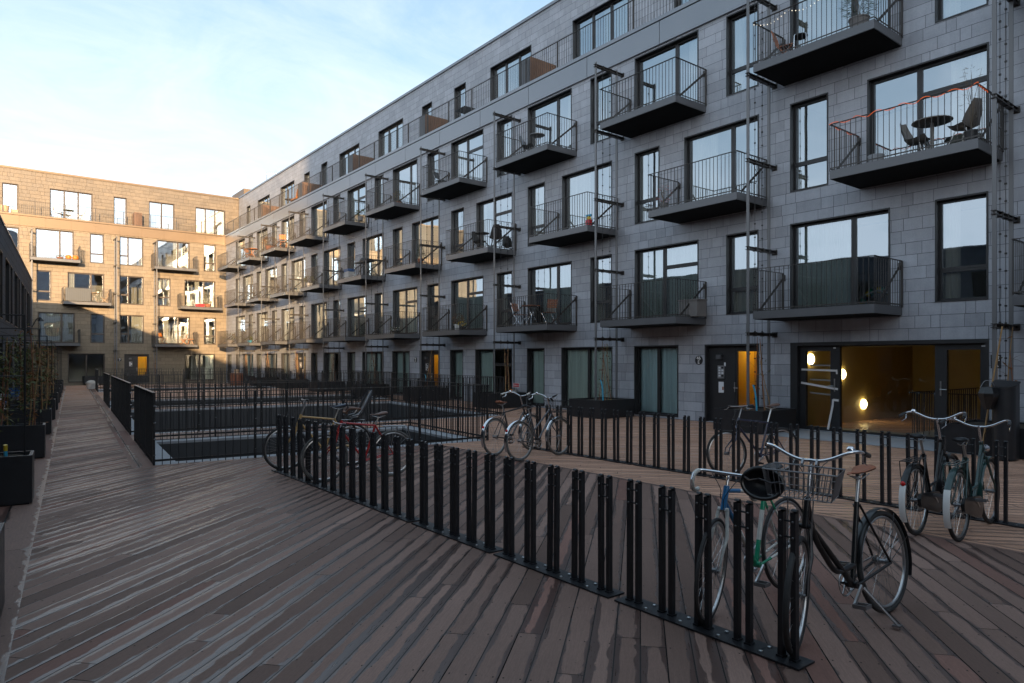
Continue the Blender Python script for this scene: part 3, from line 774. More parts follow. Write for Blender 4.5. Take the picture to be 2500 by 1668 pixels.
q.box(.05, 24, -.14, .05, 10.88, 11.50); q.obj('fascia', 'band_b', BB)
q = MB(); q.box(.1, 24, -.2, .10, 11.545, 11.655); q.box(0, 24, -1.4, -.2, 11.4, 11.60); q.obj('terrace_edge', 'band_b', BB)
terrace_rail(BB, .05, 18, -.04, 'rail')
q = MB(); q.box(5.98, 6.42, -1.35, -.5, 11.61, 12.75)
for i in range(10): y = -.5 - i * .09; q.box(5.94, 6.46, y - .07, y, 11.62, 12.78)
q.obj('privacy_screen', 'screen', BB)
q = MB()
for z in (F1, F2, F3): q.box(0, 24, -4.2, -.25, z - .34, z - .03)
q.box(0, 24, -4.35, -4.2, -.03, 11.3); q.box(0, 24, -4.2, -.25, 10.86, 11.3)
for x in (2.2, 5.3, 8.0, 11.2, 13.0): q.box(x - .06, x + .06, -4.2, -1.6, 0, 10.9)
q.box(-1.3, 24, -5.2, -1.65, 11.3, 11.58); q.box(-1.3, 24, -5.35, -5.2, 11.58, 14.8); q.box(-1.3, 24, -5.2, -1.65, 14.6, 14.78)
q.obj('interior', 'room', BB)
q = MB(); q.box(0, 24, -4.2, -.25, -.25, .03); q.obj('interior_floor', 'roomfloor', BB)
q = MB(); q.box(-12, 24, -11.2, -11, -3.2, 14.9); q.box(24, 24.2, -11.2, 0, -3.2, 14.9); q.obj('rear_wall', 'slate_b', BB)
street_door(BB, 5.56, False)
for x, L, z in ((10.08, 2.9, F1), (2.45, 2.93, F1), (8.2, 2.87, F2), (.66, 2.93, F2), (10.08, 2.86, F3), (2.46, 2.95, F3)): balcony(BB, x, z - .045, L)
number_sign(0, 0, 0, "46\nC", 'round black house number on the sunlit beige wall by its door', O_B + Vector((-UB[0] * 7.5 - D_[0] * .004, -UB[1] * 7.5 - D_[1] * .004, 1.68)), THB)

# ---------------------------------------------------------------- low dark building along the left
LB = thing('low_building', 'low dark slate building with tall narrow windows along the left', 'building', WL(0, -2.0), THL)
ops = []; wins = []
s_ = 30.35 - 4.65 * 16
while s_ < 46:
    add((-s_ - 1.85, -s_, 3.08, 5.36), 'two', fm='black', gm='glassd'); add((-s_ - 3.4, -s_ - 2.4, 3.08, 5.36), 'plain', fm='black', gm='glassd')
    add((-s_ - 1.85, -s_, .06, 2.28), 'two', fm='black', gm='glassd'); add((-s_ - 3.4, -s_ - 2.4, .06, 2.28), 'plain', fm='black', gm='glassd')
    s_ += 4.65
q = wallmesh(-49.9, 44, -3.2, 6.40, ops, rev=.3); q.obj('wall', 'slate_l', LB)
for op, k, kw in wins: window(LB, op, k, **kw)
q = MB(); q.box(-49.85, 44, -.4, .03, 6.40, 6.46); q.obj('roof_edge', 'steel', LB)
q = MB(); q.box(-49.8, 44, -12, -.4, 6.25, 6.35); q.obj('roof', 'roof', LB)
q = MB(); q.box(-49.8, 44, -3.1, -3.0, 0, 6.2); q.box(-49.8, 44, -3, -.3, 2.6, 2.9); q.box(-49.8, 44, -3, -.3, -.2, 0.0); q.obj('interior', 'roof', LB)
q = MB(); q.box(-49.8, 44, -12.2, -12, -3.2, 6.3); q.box(44, 44.2, -12.2, 0, -3.2, 6.4); q.obj('rear_wall', 'slate_l', LB)
q = MB(); q.tube([(-49.2, .02, 3.6), (-49.2, .25, 4.1), (-49.2, .42, 4.2)], .03, 8); q.lathe([(.02, .22), (.16, .05), (.17, 0)], (-49.2, .45, 3.98), 14); q.obj('wall_lamp', 'blacky', LB)

# ---------------------------------------------------------------- unseen wing added behind the camera, sized to block the low sun
CB = thing('apartment_building', 'unseen slate wing behind the viewpoint, added to shade the long facade', 'building', WR(-20, 0), math.atan2(UB[1], UB[0]))
ops = []; wins = []
for i in range(4):
    x = -18.6 + i * 4.7
    for Fz in (0.06, F1, F2, F3): add((x + .4, x + 1.35, Fz, Fz + HD - .06), 'transom'); add((x + 2.2, x + 4.4, Fz, Fz + HD - .06), 'doorA')
wallmesh(-19.2, 0, -3.2, 17.6, ops).obj('wall', 'slate', CB)
for op, k, kw in wins: window(CB, op, k, **kw)
q = MB(); q.box(-19.2, 11, -11, -.3, 17.2, 17.4); q.box(-19.2, 11, -11, -10.8, -3.2, 17.4); q.box(-19.25, -19.2, -11, 0, -3.2, 17.6); q.box(-19.2, 0, -3.6, -3.4, 0, 17.2); q.obj('roof', 'roof', CB)
q = MB(); q.box(-19.1, -9.8, -10.7, -.06, 17.42, 22.0); q.box(-19.2, -9.7, -10.8, 0.0, 22.0, 22.15); q.obj('shade_block', 'slate', CB)  # unseen taller block, added to keep sun off the long facade's top storey
# ================================================================ bicycle racks
q = MB(); q.box(0, 1.37, -.085, .085, .003, .014)
for i in range(4):
    for y in (-.045, .045): q.lathe([(.013, .014), (.013, .021), (.006, .024)], (.255 + .2875 * i, y, 0), 6, 1)
PLATE = q.mesh('base_plate', ['blacky', 'alu'])
q = MB(); a = .016
q.add([(-a, -.018, .012), (a, -.018, .012), (a, .018, .012), (-a, .018, .012), (-a, -.018, .84), (a, -.018, .84), (a, .018, .84), (-a, .018, .84)],
      [(0, 1, 5, 4), (1, 2, 6, 5), (2, 3, 7, 6), (3, 0, 4, 7)], 0)
pr = [(-.018, .84), (-.015, .855), (-.004, .862), (.006, .858), (.011, .85), (.018, .852)]
for (y0, z0), (y1, z1) in zip(pr, pr[1:]): q.add([(-a, y0, z0), (a, y0, z0), (a, y1, z1), (-a, y1, z1)], [(0, 1, 2, 3)], 0)
for sg in (-a, a): q.add([(sg, y, z) for y, z in pr], [tuple(range(6))], 0)
q.box(-a - .006, a + .006, -.024, .024, .012, .024)
for z in (.70, .79): q.ball((0, .0185, z), .0075, 8, 5, 1)
POST = q.mesh('post', ['blacky', 'bolt'])
q = MB(); q.tube([(-.024, 0, .70), (.024, 0, .70)], .006, 6)
SPC = q.mesh('spacer', 'blacky')
def rack(u0, v0, label, grp):
    r_ = thing('bike_rack', label, 'bicycle rack', WR(u0, v0), THR, grp)
    inst('base_plate', PLATE, r_)
    for i in range(5):
        x = .11 + .2875 * i
        [inst('post', POST, r_, (x + sx_, 0, 0), (random.gauss(0, .004), random.gauss(0, .005), random.gauss(0, .05))) for sx_ in (-.04, .04)]; inst('spacer', SPC, r_, (x, 0, 0)); inst('spacer', SPC, r_, (x, 0, .09))
NEAR = ['bike rack section nearest the camera, holding the black step-through and the blue and white racer',
        'empty bike rack section just beyond the blue and white racing bicycle in the near row',
        'empty near-row bike rack section in the middle of the picture, third from the camera',
        'near-row bike rack section just right of the red bicycle, fourth from the camera',
        'near-row bike rack section in front of the red bicycle',
        'bike rack section at the far end of the near row, holding the cream bicycle']
for k in range(6): rack(1.97 + 1.43 * k, 12.03, NEAR[k], 'near row of bike racks')
FAR = ['bike rack section at the far end of the second row, holding the two grey bicycles',
       'empty second-row bike rack section in front of the planter and teal curtains',
       'empty second-row bike rack section in front of the blue-curtained window',
       'second-row bike rack section holding the dark blue city bicycle',
       'empty second-row bike rack section in front of the taped glass door',
       'second-row bike rack section holding the two old dutch bicycles',
       'bike rack section at the right edge of the picture, by the black bin']
for k in range(7): rack(8.93 - 1.43 * k, 7.27, FAR[k], 'second row of bike racks')

# ================================================================ bicycles
WH = {}
def wheel(par, name, x, Rw, tyre, rim, tw=.018):
    k = (round(Rw, 3), tyre, rim, tw)
    if k not in WH:
        q = MB(); q.torus((0, 0, 0), Rw - 2 * tw - .007, .0105, 48, 8, 0, sq=1.0)
        r1 = q.mesh('wheel', rim)
        q = MB(); q.torus((0, 0, 0), Rw - tw, tw, 48, 10); r2 = q.mesh('tyre', tyre)
        q = MB()
        for i in range(32):
            a = 2 * math.pi * i / 32; o = (.5 if (i // 2) % 2 else -.5); hb = a + o * 1.1; sy = .027 if i % 2 else -.027
            p = Vector((.022 * math.cos(hb), sy, .022 * math.sin(hb))); e = Vector(((Rw - 2 * tw - .01) * math.cos(a), 0, (Rw - 2 * tw - .01) * math.sin(a)))
            q.tube([p, e], .00125, 3)
        r3 = q.mesh('spokes', 'alu')
        q = MB(); q.lathe([(.012, -.045), (.012, -.034), (.026, -.033), (.026, -.024), (.016, -.022), (.016, .022), (.026, .024), (.026, .033), (.012, .034), (.012, .045)], (0, 0, 0), 14, ax='y'); r4 = q.mesh('hub', 'steel')
        WH[k] = (r1, r2, r3, r4)
    r1, r2, r3, r4 = WH[k]
    o = inst(name, r1, par, (x, 0, Rw)); inst('tyre', r2, o); inst('spokes', r3, o); inst('hub', r4, o); return o
def bike(label, rear, front, frame, col, tyre='rubber', rim='alu', bars='city', sad='leather', sz=.95, bz=1.06, fender=None, tail=None,
         carrier=None, basket=None, case=None, stand=False, lean=0.0, seg=None, grip='darkplastic', lamp=False, Rw=.337, tw=.018, refl=True, bw=1.0, steer=0.0, ff=True):
    p0, p1 = WR(*rear), WR(*front); hd = p1 - p0; wb = min(1.08, max(.985, hd.length)); an = math.atan2(hd.y, hd.x)
    mid = (p0 + p1) / 2; p0 = mid - hd.normalized() * wb / 2
    B = thing('bicycle', label, 'bicycle', p0, 0, 'parked bicycles'); B.rotation_euler = (lean, 0, an)
    fy = R(20); hx, hz = wb - .055 - .36 * math.tan(fy), Rw + .36           # fork crown
    ht = (hx - .15 * math.tan(fy), hz + .15)                                  # head tube top
    if frame in ('lady', 'dutch', 'mixte'): ht = (hx - .17 * math.tan(fy), hz + .17)
    bb = (.425, .265); st_ang = R(18); sh = .50 if frame != 'mixte' else .47
    sx, szz = bb[0] - sh * math.tan(st_ang) , bb[1] + sh
    q = MB(); mats = [col] + (seg or [])
    def tb(a, b, r_, sg=(0, 0, 0), y0=0.0, y1=0.0):
        a = Vector((a[0], y0, a[1])); b = Vector((b[0], y1, b[1]))
        if seg:
            cuts = [0, .32, .72, 1.0]
            for i in range(3): q.tube([a.lerp(b, cuts[i]), a.lerp(b, cuts[i + 1])], r_, 12, sg[i])
        else: q.tube([a, b], r_, 12)
    tb((hx + .004, hz - .004), ht, .020)
    tb(bb, (sx, szz), .0165, (2, 1, 2))
    hm = (hx - .05 * math.tan(fy), hz + .05)
    if frame == 'diamond':
        tb((ht[0] + .01, ht[1] - .03), (sx, szz - .012), .0145, (0, 1, 1)); tb(hm, bb, .0165, (0, 1, 2))
    elif frame == 'lady':
        P = [Vector((ht[0] + .012, 0, ht[1] - .035)), Vector((hx - .085, 0, hz - .06)), Vector((hx - .18, 0, hz - .20)), Vector((hx - .29, 0, hz - .315)), Vector((bb[0] + .03, 0, bb[1] + .11)), Vector((bb[0] - .04, 0, bb[1] + .115))]
        q.tube(catmull(P, 5), .018, 12); q.tube([(hm[0], 0, hm[1] - .02), (bb[0], 0, bb[1])], .019, 12)
    elif frame == 'dutch':
        q.tube([(ht[0] + .01, 0, ht[1] - .03), (bb[0] + .16, 0, bb[1] + .18), (bb[0] - .05, 0, bb[1] + .16)], .0155, 12); q.tube([(hm[0], 0, hm[1]), (bb[0], 0, bb[1])], .0175, 12)
    elif frame == 'mixte':
        q.tube([(ht[0] + .01, 0, ht[1] - .03), (bb[0] - .075, 0, bb[1] + .22)], .0145, 12); q.tube([(hm[0], 0, hm[1]), (bb[0], 0, bb[1])], .0155, 12)
    for y in (-.055, .055):
        tb(bb, (.012, Rw), .0095, (2, 1, 1), y * .6, y); tb((sx + .005, szz - .015), (.012, Rw), .008, (2, 1, 1), y * .35, y)
    q.lathe([(.022, -.038), (.022, .038)], (bb[0], 0, bb[1]), 12)if False else q.tube([(bb[0], -.038, bb[1]), (bb[0], .038, bb[1])], .022, 12, (2 if seg else 0))
    q.obj('frame', mats, B)
    q = MB(); fm = 1 if seg else 0
    for y in (-.05, .05): q.tube([(hx, y * .55, hz), (hx + .055, y, hz - .17), (wb - .022, y, Rw + .08), (wb, y, Rw)], [.013, .012, .009, .007], 8, fm)
    q.tube([(hx, -.035, hz), (hx, .035, hz)], .016, 8, fm); q.obj('fork', mats, B)
    wheel(B, 'rear_wheel', 0, Rw, tyre, rim, tw); wheel(B, 'front_wheel', wb, Rw, tyre, rim, tw)
    # saddle
    q = MB(); sp = Vector((sx - (sz - szz) * math.tan(st_ang), 0, sz))
    q.tube([sp + Vector((d, 0, zz_)) for d, zz_ in ((-.125, .012), (-.115, .02), (-.06, .016), (0, .004), (.06, .0), (.115, .004), (.135, -.004))], [.02, .066, .07, .046, .027, .018, .010], 12, 0, sq=.34)
    for y in (-.02, .02): q.tube([sp + Vector((-.1, y, -.02)), sp + Vector((0, y, -.045)), sp + Vector((.1, y * .5, -.015))], .004, 6, 1)
    o = q.obj('saddle', [sad, 'alu'], B)
    q = MB(); q.tube([(sx, 0, szz), (sp.x, 0, sz - .035)], .012, 10); q.obj('seat_post', 'alu', o)
    # bars
    s0 = Vector((ht[0] - (bz - ht[1]) * math.tan(fy), 0, bz)); q = MB()
    q.tube([(ht[0], 0, ht[1]), s0 + Vector((0, 0, -.01))], .0115, 10)
    gp = []
    if bars == 'city': half = [(.03, 0, 0), (.045, .05, .0), (.055, .12, .03), (.03, .20, .062), (-.03, .255, .066), (-.10, .285, .05), (-.20, .30, .03)]; gi = 5
    elif bars == 'wide': half = [(.03, 0, 0), (.035, .06, .0), (.03, .14, .02), (.02, .24, .062), (-.02, .30, .072), (-.08, .325, .06), (-.19, .345, .035)]; gi = 5
    elif bars == 'flat': half = [(.05, 0, .01), (.05, .12, .012), (.035, .22, .016), (.015, .30, .018)]; gi = 2
    else: half = [(.075, 0, .01), (.075, .13, .01), (.095, .175, .008), (.15, .19, -.01), (.175, .192, -.055), (.15, .194, -.105), (.09, .196, -.13), (.02, .197, -.132)]; gi = 2
    q.tube([s0 + Vector((-.005, 0, -.005)), s0 + Vector(half[0])], .012, 8)
    for sg in (-1, 1):
        P = [s0 + Vector((x, y * sg * bw, z)) for x, y, z in half]; C = catmull(P, 4)
        q.tube(C, .0105, 10)
        gp.append(catmull(P, 4)[gi * 4:] if bars != 'drop' else C[gi * 4:])
        if bars != 'drop':
            e = P[gi - 0] if bars == 'city' else P[gi]; dv = (P[-1] - P[-2]).normalized()
            b0 = P[-2] + Vector((.035, 0, -.012)); q.tube([b0, b0 + dv * .05 + Vector((.03, -.01 * sg, -.03)), b0 + dv * .15 + Vector((.035, -.01 * sg, -.035))], [.005, .005, .003], 6)
        else: q.tube([P[3] + Vector((.01, 0, .01)), P[3] + Vector((.05, 0, -.03)), P[4] + Vector((.02, 0, -.05))], .006, 6)
    hb = q.obj('handlebar', 'chrome' if bars != 'flat' else 'steel', B)
    for P in gp: q = MB(); q.tube(P, .0155 if bars != 'drop' else .0145, 10); q.obj('grip', 'bartape' if bars == 'drop' else grip, hb)
    if bars in ('city', 'wide'): q = MB(); q.lathe([(.026, 0), (.026, .012), (.014, .026)], s0 + Vector((-.02, (.25 if bars == 'wide' else .22) * bw, .075)), 12); q.obj('bell', 'chrome', hb)
    q = MB(); bx = s0 + Vector((.05, .1, 0))
    q.tube(catmull([bx, bx + Vector((.09, -.03, -.05)), Vector((hx + .08, .02, hz + .08)), Vector((hx + .01, .015, hz - .05))], 5), .0028, 5)
    q.tube(catmull([s0 + Vector((.05, -.1, 0)), s0 + Vector((.11, -.02, -.09)), Vector((ht[0] + .05, -.02, ht[1] - .08)), Vector((ht[0] - .2, -.02, ht[1] - .15))], 5), .0028, 5)
    q.obj('cable', 'darkplastic', hb)
    # drive
    q = MB(); c = (bb[0], 0, bb[1]); rr = .078
    q.torus((c[0], -.045, c[2]), rr, .005, 28, 6); 
    for i in range(5): a = i * 1.2566 + .3; q.bar((c[0], -.045, c[2]), (c[0] + rr * math.cos(a), -.045, c[2] + rr * math.sin(a)), .005, .014)
    ca_ = R(-35); cl_ = .155
    for sg in (-1, 1): q.bar((c[0], .06 * sg, c[2]), (c[0] + cl_ * math.cos(ca_) * sg, .07 * sg, c[2] + cl_ * math.sin(ca_) * sg), .012, .024)
    q.bar((c[0], -.046, c[2] + rr), (0, -.046, Rw + .035), .006, .008); q.bar((c[0], -.046, c[2] - rr), (0, -.046, Rw - .035), .006, .008)
    q.lathe([(.036, -.05), (.036, -.042)], (0, 0, Rw), 14, ax='y')
    o = q.obj('crankset', 'alu', B)
    for sg in (-1, 1):
        q = MB(); pc = (c[0] + cl_ * math.cos(ca_) * sg, .115 * sg, c[2] + cl_ * math.sin(ca_) * sg)
        for d in (-.03, .03): q.box(pc[0] + d - .006, pc[0] + d + .006, pc[1] - .042, pc[1] + .042, pc[2] - .012, pc[2] + .012)
        for d in (-.042, .036): q.box(pc[0] - .03, pc[0] + .03, pc[1] + d, pc[1] + d + .006, pc[2] - .012, pc[2] + .012)
        q.obj('pedal', 'steel' if bars in ('wide', 'drop') else 'darkplastic', o)
    if case:
        q = MB(); P = [Vector((c[0] + .11 * math.cos(a), 0, c[2] + .11 * math.sin(a))) for a in [R(x) for x in range(-80, 91, 17)]] + [Vector((.01 + .07 * math.cos(a), 0, Rw + .07 * math.sin(a))) for a in [R(x) for x in range(100, 261, 20)]]
        n = len(P); q.add([(p.x, -.065, p.z) for p in P] + [(p.x, -.035, p.z) for p in P], [tuple(range(n)), tuple(range(n, 2 * n))[::-1]] + [(i, (i + 1) % n, n + (i + 1) % n, n + i) for i in range(n)]); q.obj('chain_case', case, B)
    if fender:
        q = MB(); q.torus((0, 0, Rw), Rw + .016, .027, 30, 8, 0, R(8), R(205), sq=.22)
        for y in (-.045, .045): q.tube([(-(Rw + .012) * math.cos(R(20)), y * .5, Rw + .12), (0, y, Rw)], .0025, 5, 0)
        for a in (20, 60): 
            for y in (-.045, .045): q.tube([((Rw + .01) * math.cos(R(180 - a)), y * .5, Rw + (Rw + .01) * math.sin(R(180 - a))), (0, y, Rw)], .0025, 5, 0)
        fo = q.obj('rear_fender', fender, B)
        if tail: q = MB(); q.torus((0, 0, Rw), Rw + .0195, .028, 12, 8, 0, R(150), R(207), sq=.22); q.obj('white_tail', tail, fo)
        if refl: q = MB(); q.ball((-(Rw + .03) * math.cos(R(32)), 0, Rw + (Rw + .03) * math.sin(R(32))), (.018, .022, .024), 10, 6); q.obj('rear_reflector', 'reflector', fo)
        if ff: q = MB(); q.torus((wb, 0, Rw), Rw + .016, .027, 26, 8, 0, R(45), R(190), sq=.22)
        for y in (-.045, .045) if ff else (): q.tube([(wb - (Rw + .012) * math.cos(R(2)), y * .5, Rw), (wb, y, Rw)], .0025, 5, 0)
        if ff: q.obj('front_fender', fender, B)
    if carrier:
        q = MB(); zc = 2 * Rw + .055
        for y in (-.055, -.02, .02, .055): q.tube([(.16, y, zc + .012), (-.2, y, zc)], .005, 6)
        for x in (.12, -.04, -.2): q.tube([(x, -.055, zc), (x, .055, zc)], .005, 6)
        for y in (-.06, .06): q.tube([(-.03, y, zc), (0, y, Rw)], .005, 6); q.tube([(-.2, y, zc), (-.24, y * .7, zc - .12), (-.2 - .08, y * .25, zc - .22)], .005, 6)
        q.obj('carrier', carrier, B)
    if basket:
        m_, x0, x1, yw, z0, z1 = basket; q = MB(); r_ = .0028
        def ring(k, z, rr_): q.tube([(x0 + k, -yw + k, z), (x1 - k, -yw + k, z), (x1 - k, yw - k, z), (x0 + k, yw - k, z)], rr_, 6, closed=True)
        ring(0, z1, .0055); ring(.015, (z0 + z1) / 2, r_); ring(.03, z0, .004)
        nw = 15 if m_ == 'steel' else 9
        for i in range(nw):
            f_ = i / (nw - 1)
            for y in (-1, 1): q.tube([(x0 + .03 + (x1 - x0 - .06) * f_, y * (yw - .03), z0), (x0 + (x1 - x0) * f_, y * yw, z1)], r_, 4)
            yy = -yw + 2 * yw * f_
            for x, s_ in ((x0, 1), (x1, -1)): q.tube([(x + .03 * s_, yy * .86, z0), (x, yy, z1)], r_, 4)
            q.tube([(x0 + .03, yy * .86, z0), (x1 - .03, yy * .86, z0)], r_, 4)
        for y in (-.04, .04): q.bar((x0, y, z1), (s0.x + .03, y, s0.z), .012, .03)
        for y in (-.07, .07): q.tube([(x1 - .08, y, z0), (wb, y * .8, Rw)], .004, 5)
        q.obj('basket', m_, B)
    if stand: q = MB(); q.tube([(bb[0] - .07, .03, bb[1] - .03), (bb[0] - .16, .17, .015)], [.011, .008], 8); q.box(bb[0] - .18, bb[0] - .14, .15, .20, 0.0, .012); q.obj('kickstand', 'steel', B)
    if lamp: q = MB(); q.lathe([(.02, -.03), (.04, .02), (.042, .03), (.01, .04)], (hx + .05, 0, hz + .09), 12, ax='x'); q.obj('headlamp', 'chrome', B)
    if steer:
        a_ = Vector((-math.sin(fy), 0, math.cos(fy))); pv_ = Vector((ht[0], 0, ht[1]))
        Mx = Matrix.Translation(pv_) @ Matrix.Rotation(steer, 4, a_) @ Matrix.Translation(-pv_)
        for ch in B.children:
            if ch.name.split('.')[0] in ('fork', 'front_wheel', 'handlebar', 'front_fender', 'basket', 'headlamp'): ch.matrix_basis = Mx @ ch.matrix_basis
    return B
def catmull(P, n):
    P = [Vector(p) for p in P]; out = []
    for i in range(len(P) - 1):
        a, b, c, d = P[max(i - 1, 0)], P[i], P[i + 1], P[min(i + 2, len(P) - 1)]
        for k in range(n):
            t_ = k / n
            out.append(.5 * ((2 * b) + (c - a) * t_ + (2 * a - 5 * b + 4 * c - d) * t_ ** 2 + (3 * b - a - 3 * c + d) * t_ ** 3))
    return out + [P[-1]]
wbk = 1.08
b1 = bike('black step-through bicycle with tan saddle and wire basket, nearest the camera', (2.06, 10.80), (2.09, 11.90), 'lady', 'pblack', bars='wide', sad='leather', sz=.955, bz=1.085,
     fender='pblack', stand=True, lamp=False, refl=False, basket=('steel', wbk - .25, wbk + .07, .20, .90, 1.055), lean=0.11, steer=R(22), ff=False, bw=.87)
b2 = bike('blue, white and green racing bicycle with pale drop handlebars', (2.73, 10.92), (2.69, 11.88), 'diamond', 'pblue', seg=['pwhite', 'pgreen'], bars='drop', sad='vinyl', sz=.90, bz=.93, tw=.0125, lean=0.05, steer=R(18))
b3 = bike('old gold bicycle with navy saddle and a child seat behind it', (10.20, 10.93), (10.40, 11.93), 'diamond', 'pcream', bars='flat', sad='navy', sz=.955, bz=1.06, carrier='steel', rim='alu', lean=0.02)
b4 = bike('red bicycle with brown leather saddle and grey carrier', (8.93, 10.88), (9.04, 11.87), 'diamond', 'pred', bars='flat', sad='brownleather', sz=.91, bz=.80, carrier='steel', rim='alu', tyre='rubberg', lean=-0.02)
b5 = bike('gunmetal bicycle with tan saddle, silver fenders and white grips, left of the pair', (9.66, 8.47), (9.90, 7.45), 'diamond', 'pgrey2', bars='city', sad='leather', sz=.93, bz=1.03, fender='chrome', tyre='rubberg', grip='bartape', lean=-0.02)
b6 = bike('gunmetal bicycle with black saddle and black wire basket, right of the pair', (8.91, 8.51), (9.05, 7.50), 'mixte', 'pgrey', bars='city', sad='vinyl', sz=.90, bz=1.03, fender='chrome', tyre='rubberg', basket=('darkplastic', .82, 1.13, .17, .77, .97), lean=-0.02)
b7 = bike('dark blue city bicycle with flat handlebars and rosy brown saddle, in the second row', (5.62, 6.06), (5.88, 7.08), 'diamond', 'pnavy', bars='flat', sad='brownleather', sz=1.0, bz=1.0, fender=None, lean=0.04, steer=R(-8))
b8 = bike('old black dutch bicycle with white tail and red reflector on its fender', (2.80, 8.47), (2.86, 7.44), 'dutch', 'pblack', bars='wide', sad='vinyl', sz=.93, bz=1.08, fender='pblack', tail='white', carrier='pblack', case='pblack', lean=-0.04, bw=.85)
b9 = bike('bottle green dutch bicycle with white tail, right of the black one', (2.46, 8.40), (2.53, 7.36), 'dutch', 'pbottle', bars='wide', sad='vinyl', sz=.92, bz=1.02, fender='pbottle', tail='white', carrier='pbottle', case='pblack', lamp=True, refl=False, lean=-0.03, bw=.85)
# child seat on the gold bicycle
q = MB()
S = [(-.03, .80, .13), (.02, .775, .14), (-.06, .78, .15), (-.14, .86, .15), (-.20, .98, .14), (-.27, 1.12, .12), (-.30, 1.19, .07)]
for (x, z, w_), (x2, z2_, w2) in zip(S[1:], S[2:]):
    q.add([(x, -w_, z), (x, w_, z), (x2, w2, z2_), (x2, -w2, z2_), (x - .03, -w_, z - .035), (x - .03, w_, z - .035), (x2 - .03, w2, z2_ - .035), (x2 - .03, -w2, z2_ - .035)],
          [(0, 1, 2, 3), (7, 6, 5, 4), (0, 3, 7, 4), (1, 5, 6, 2), (0, 4, 5, 1), (3, 2, 6, 7)], 0)
for y in (-.135, .135):
    q.tube([(.02, y, .80), (-.08, y * 1.1, .82), (-.17, y * 1.08, .95), (-.24, y, 1.09), (-.31, y * .6, 1.20)], [.012, .02, .022, .02, .014], 8, 1)
    q.tube(catmull([(-.14, y, .90), (-.05, y * 1.1, .92), (.05, y, .92), (.10, y * .7, .87), (.10, y * .6, .84)], 4), .019, 8, 2)
    q.tube([(.03, y, .76), (-.02, y * .7, .62), (.0, y * .5, .56)], .018, 8, 0)
q.tube([(.10, -.09, .86), (.10, .09, .86)], .02, 8, 2)
q.tube([(-.02, 0, .79), (.20, 0, .60)], .014, 8, 0); q.tube([(.06, .08, .90), (.10, .05, 1.03)], .014, 8, 0)
q.obj('child_seat', ['darkplastic', 'pgrey', 'brownleather'], b3)
# helmet hanging on the basket
h = b1.matrix_basis if False else None
an = b1.rotation_euler[2]; hp = b1.location + Vector((math.cos(an) * 1.16 - math.sin(an) * -.19, math.sin(an) * 1.16 + math.cos(an) * -.19, .965))
hl = thing('helmet', 'black cycle helmet hanging on the wire basket of the nearest bicycle', 'helmet', hp, an)
q = MB(); n, m_ = 20, 7
for sc_, ml in ((1.0, 0), (.86, 1)):
    vs = [];
    for i in range(m_ + 1):
        th = math.pi * .5 * i / m_
        for k in range(n):
            a = 2 * math.pi * k / n; vs.append((.085 * sc_ * math.sin(th) * math.cos(a), .108 * sc_ * math.sin(th) * math.sin(a), .105 * sc_ * math.cos(th)))
    q.add(vs, [(i * n + k, (i + 1) * n + k, (i + 1) * n + (k + 1) % n, i * n + (k + 1) % n) for i in range(m_) for k in range(n)], ml, True)
q.tube([(.085 * .93 * math.cos(2 * math.pi * k / 24), .108 * .93 * math.sin(2 * math.pi * k / 24), -.004) for k in range(24)], .011, 8, 0, closed=True)
for sg in (-1, 1): q.tube([(.02, .09 * sg, -.01), (.0, .05 * sg, -.10), (.01, .0, -.14)], .005, 5, 1)
hl.scale = (1.15,) * 3; o = q.obj('shell', ['pblack', 'vinyl'], hl); o.rotation_euler = (R(15), R(-105), R(10))

# ================================================================ trellises and planters by the facade
def trellis_meshes():
    d = {}
    q = MB(); q.box(-.035, .035, -.012, .012, .45, 10.56); d['post'] = q.mesh('post', 'tgrey')
    q = MB()
    for dz in (0, .065): q.box(-.045, .045, 0.0, 1.21, dz - .006, dz + .006)
    q.box(-.006, .006, 0, 1.2, .006, .059)
    for y in (.56, .87): q.box(-.05, .05, y - .012, y + .012, -.02, .085)
    q.box(-.07, .07, 0, .015, -.03, .10); d['arm'] = q.mesh('cross_arm', 'rail')
    q = MB(); q.tube([(0, 0, .5), (0, 0, 10.5)], .006, 5)
    z = .75
    while z < 10.4: q.tube([(0, 0, z - .016), (0, 0, z + .016)], .021, 6); z += .325
    d['cable'] = q.mesh('cable', 'black'); return d
TM = trellis_meshes()
def trellis(loc, rot, label, grp):
    r_ = thing('trellis', label, 'trellis', loc, rot, grp)
    for y in (.27, 1.16): inst('post', TM['post'], r_, (0, y, 0))
    for z in (2.31, 4.36, 6.46, 8.5, 10.45): inst('cross_arm', TM['arm'], r_, (0, 0, z - .03))
    for y in (.56, .87): inst('cable', TM['cable'], r_, (0, y, 0))
def planter_mesh(L, W_, H_):
    q = MB(); e = .035
    q.box(0, L, 0, e, .02, H_); q.box(0, L, W_ - e, W_, .02, H_); q.box(0, e, e, W_ - e, .02, H_); q.box(L - e, L, e, W_ - e, .02, H_); q.box(.03, L - .03, .03, W_ - .03, .0, .02)
    a = q.mesh('box', 'blacky'); q = MB(); n = 8
    vs = [(e + (L - 2 * e) * i / n, e + (W_ - 2 * e) * j / n, H_ - .07 + random.uniform(0, .045)) for j in range(n + 1) for i in range(n + 1)]
    q.add(vs, [(j * (n + 1) + i, j * (n + 1) + i + 1, (j + 1) * (n + 1) + i + 1, (j + 1) * (n + 1) + i) for j in range(n) for i in range(n)], 0, True)
    return a, q.mesh('soil', 'soil')
PF = planter_mesh(1.32, 1.42, .53)
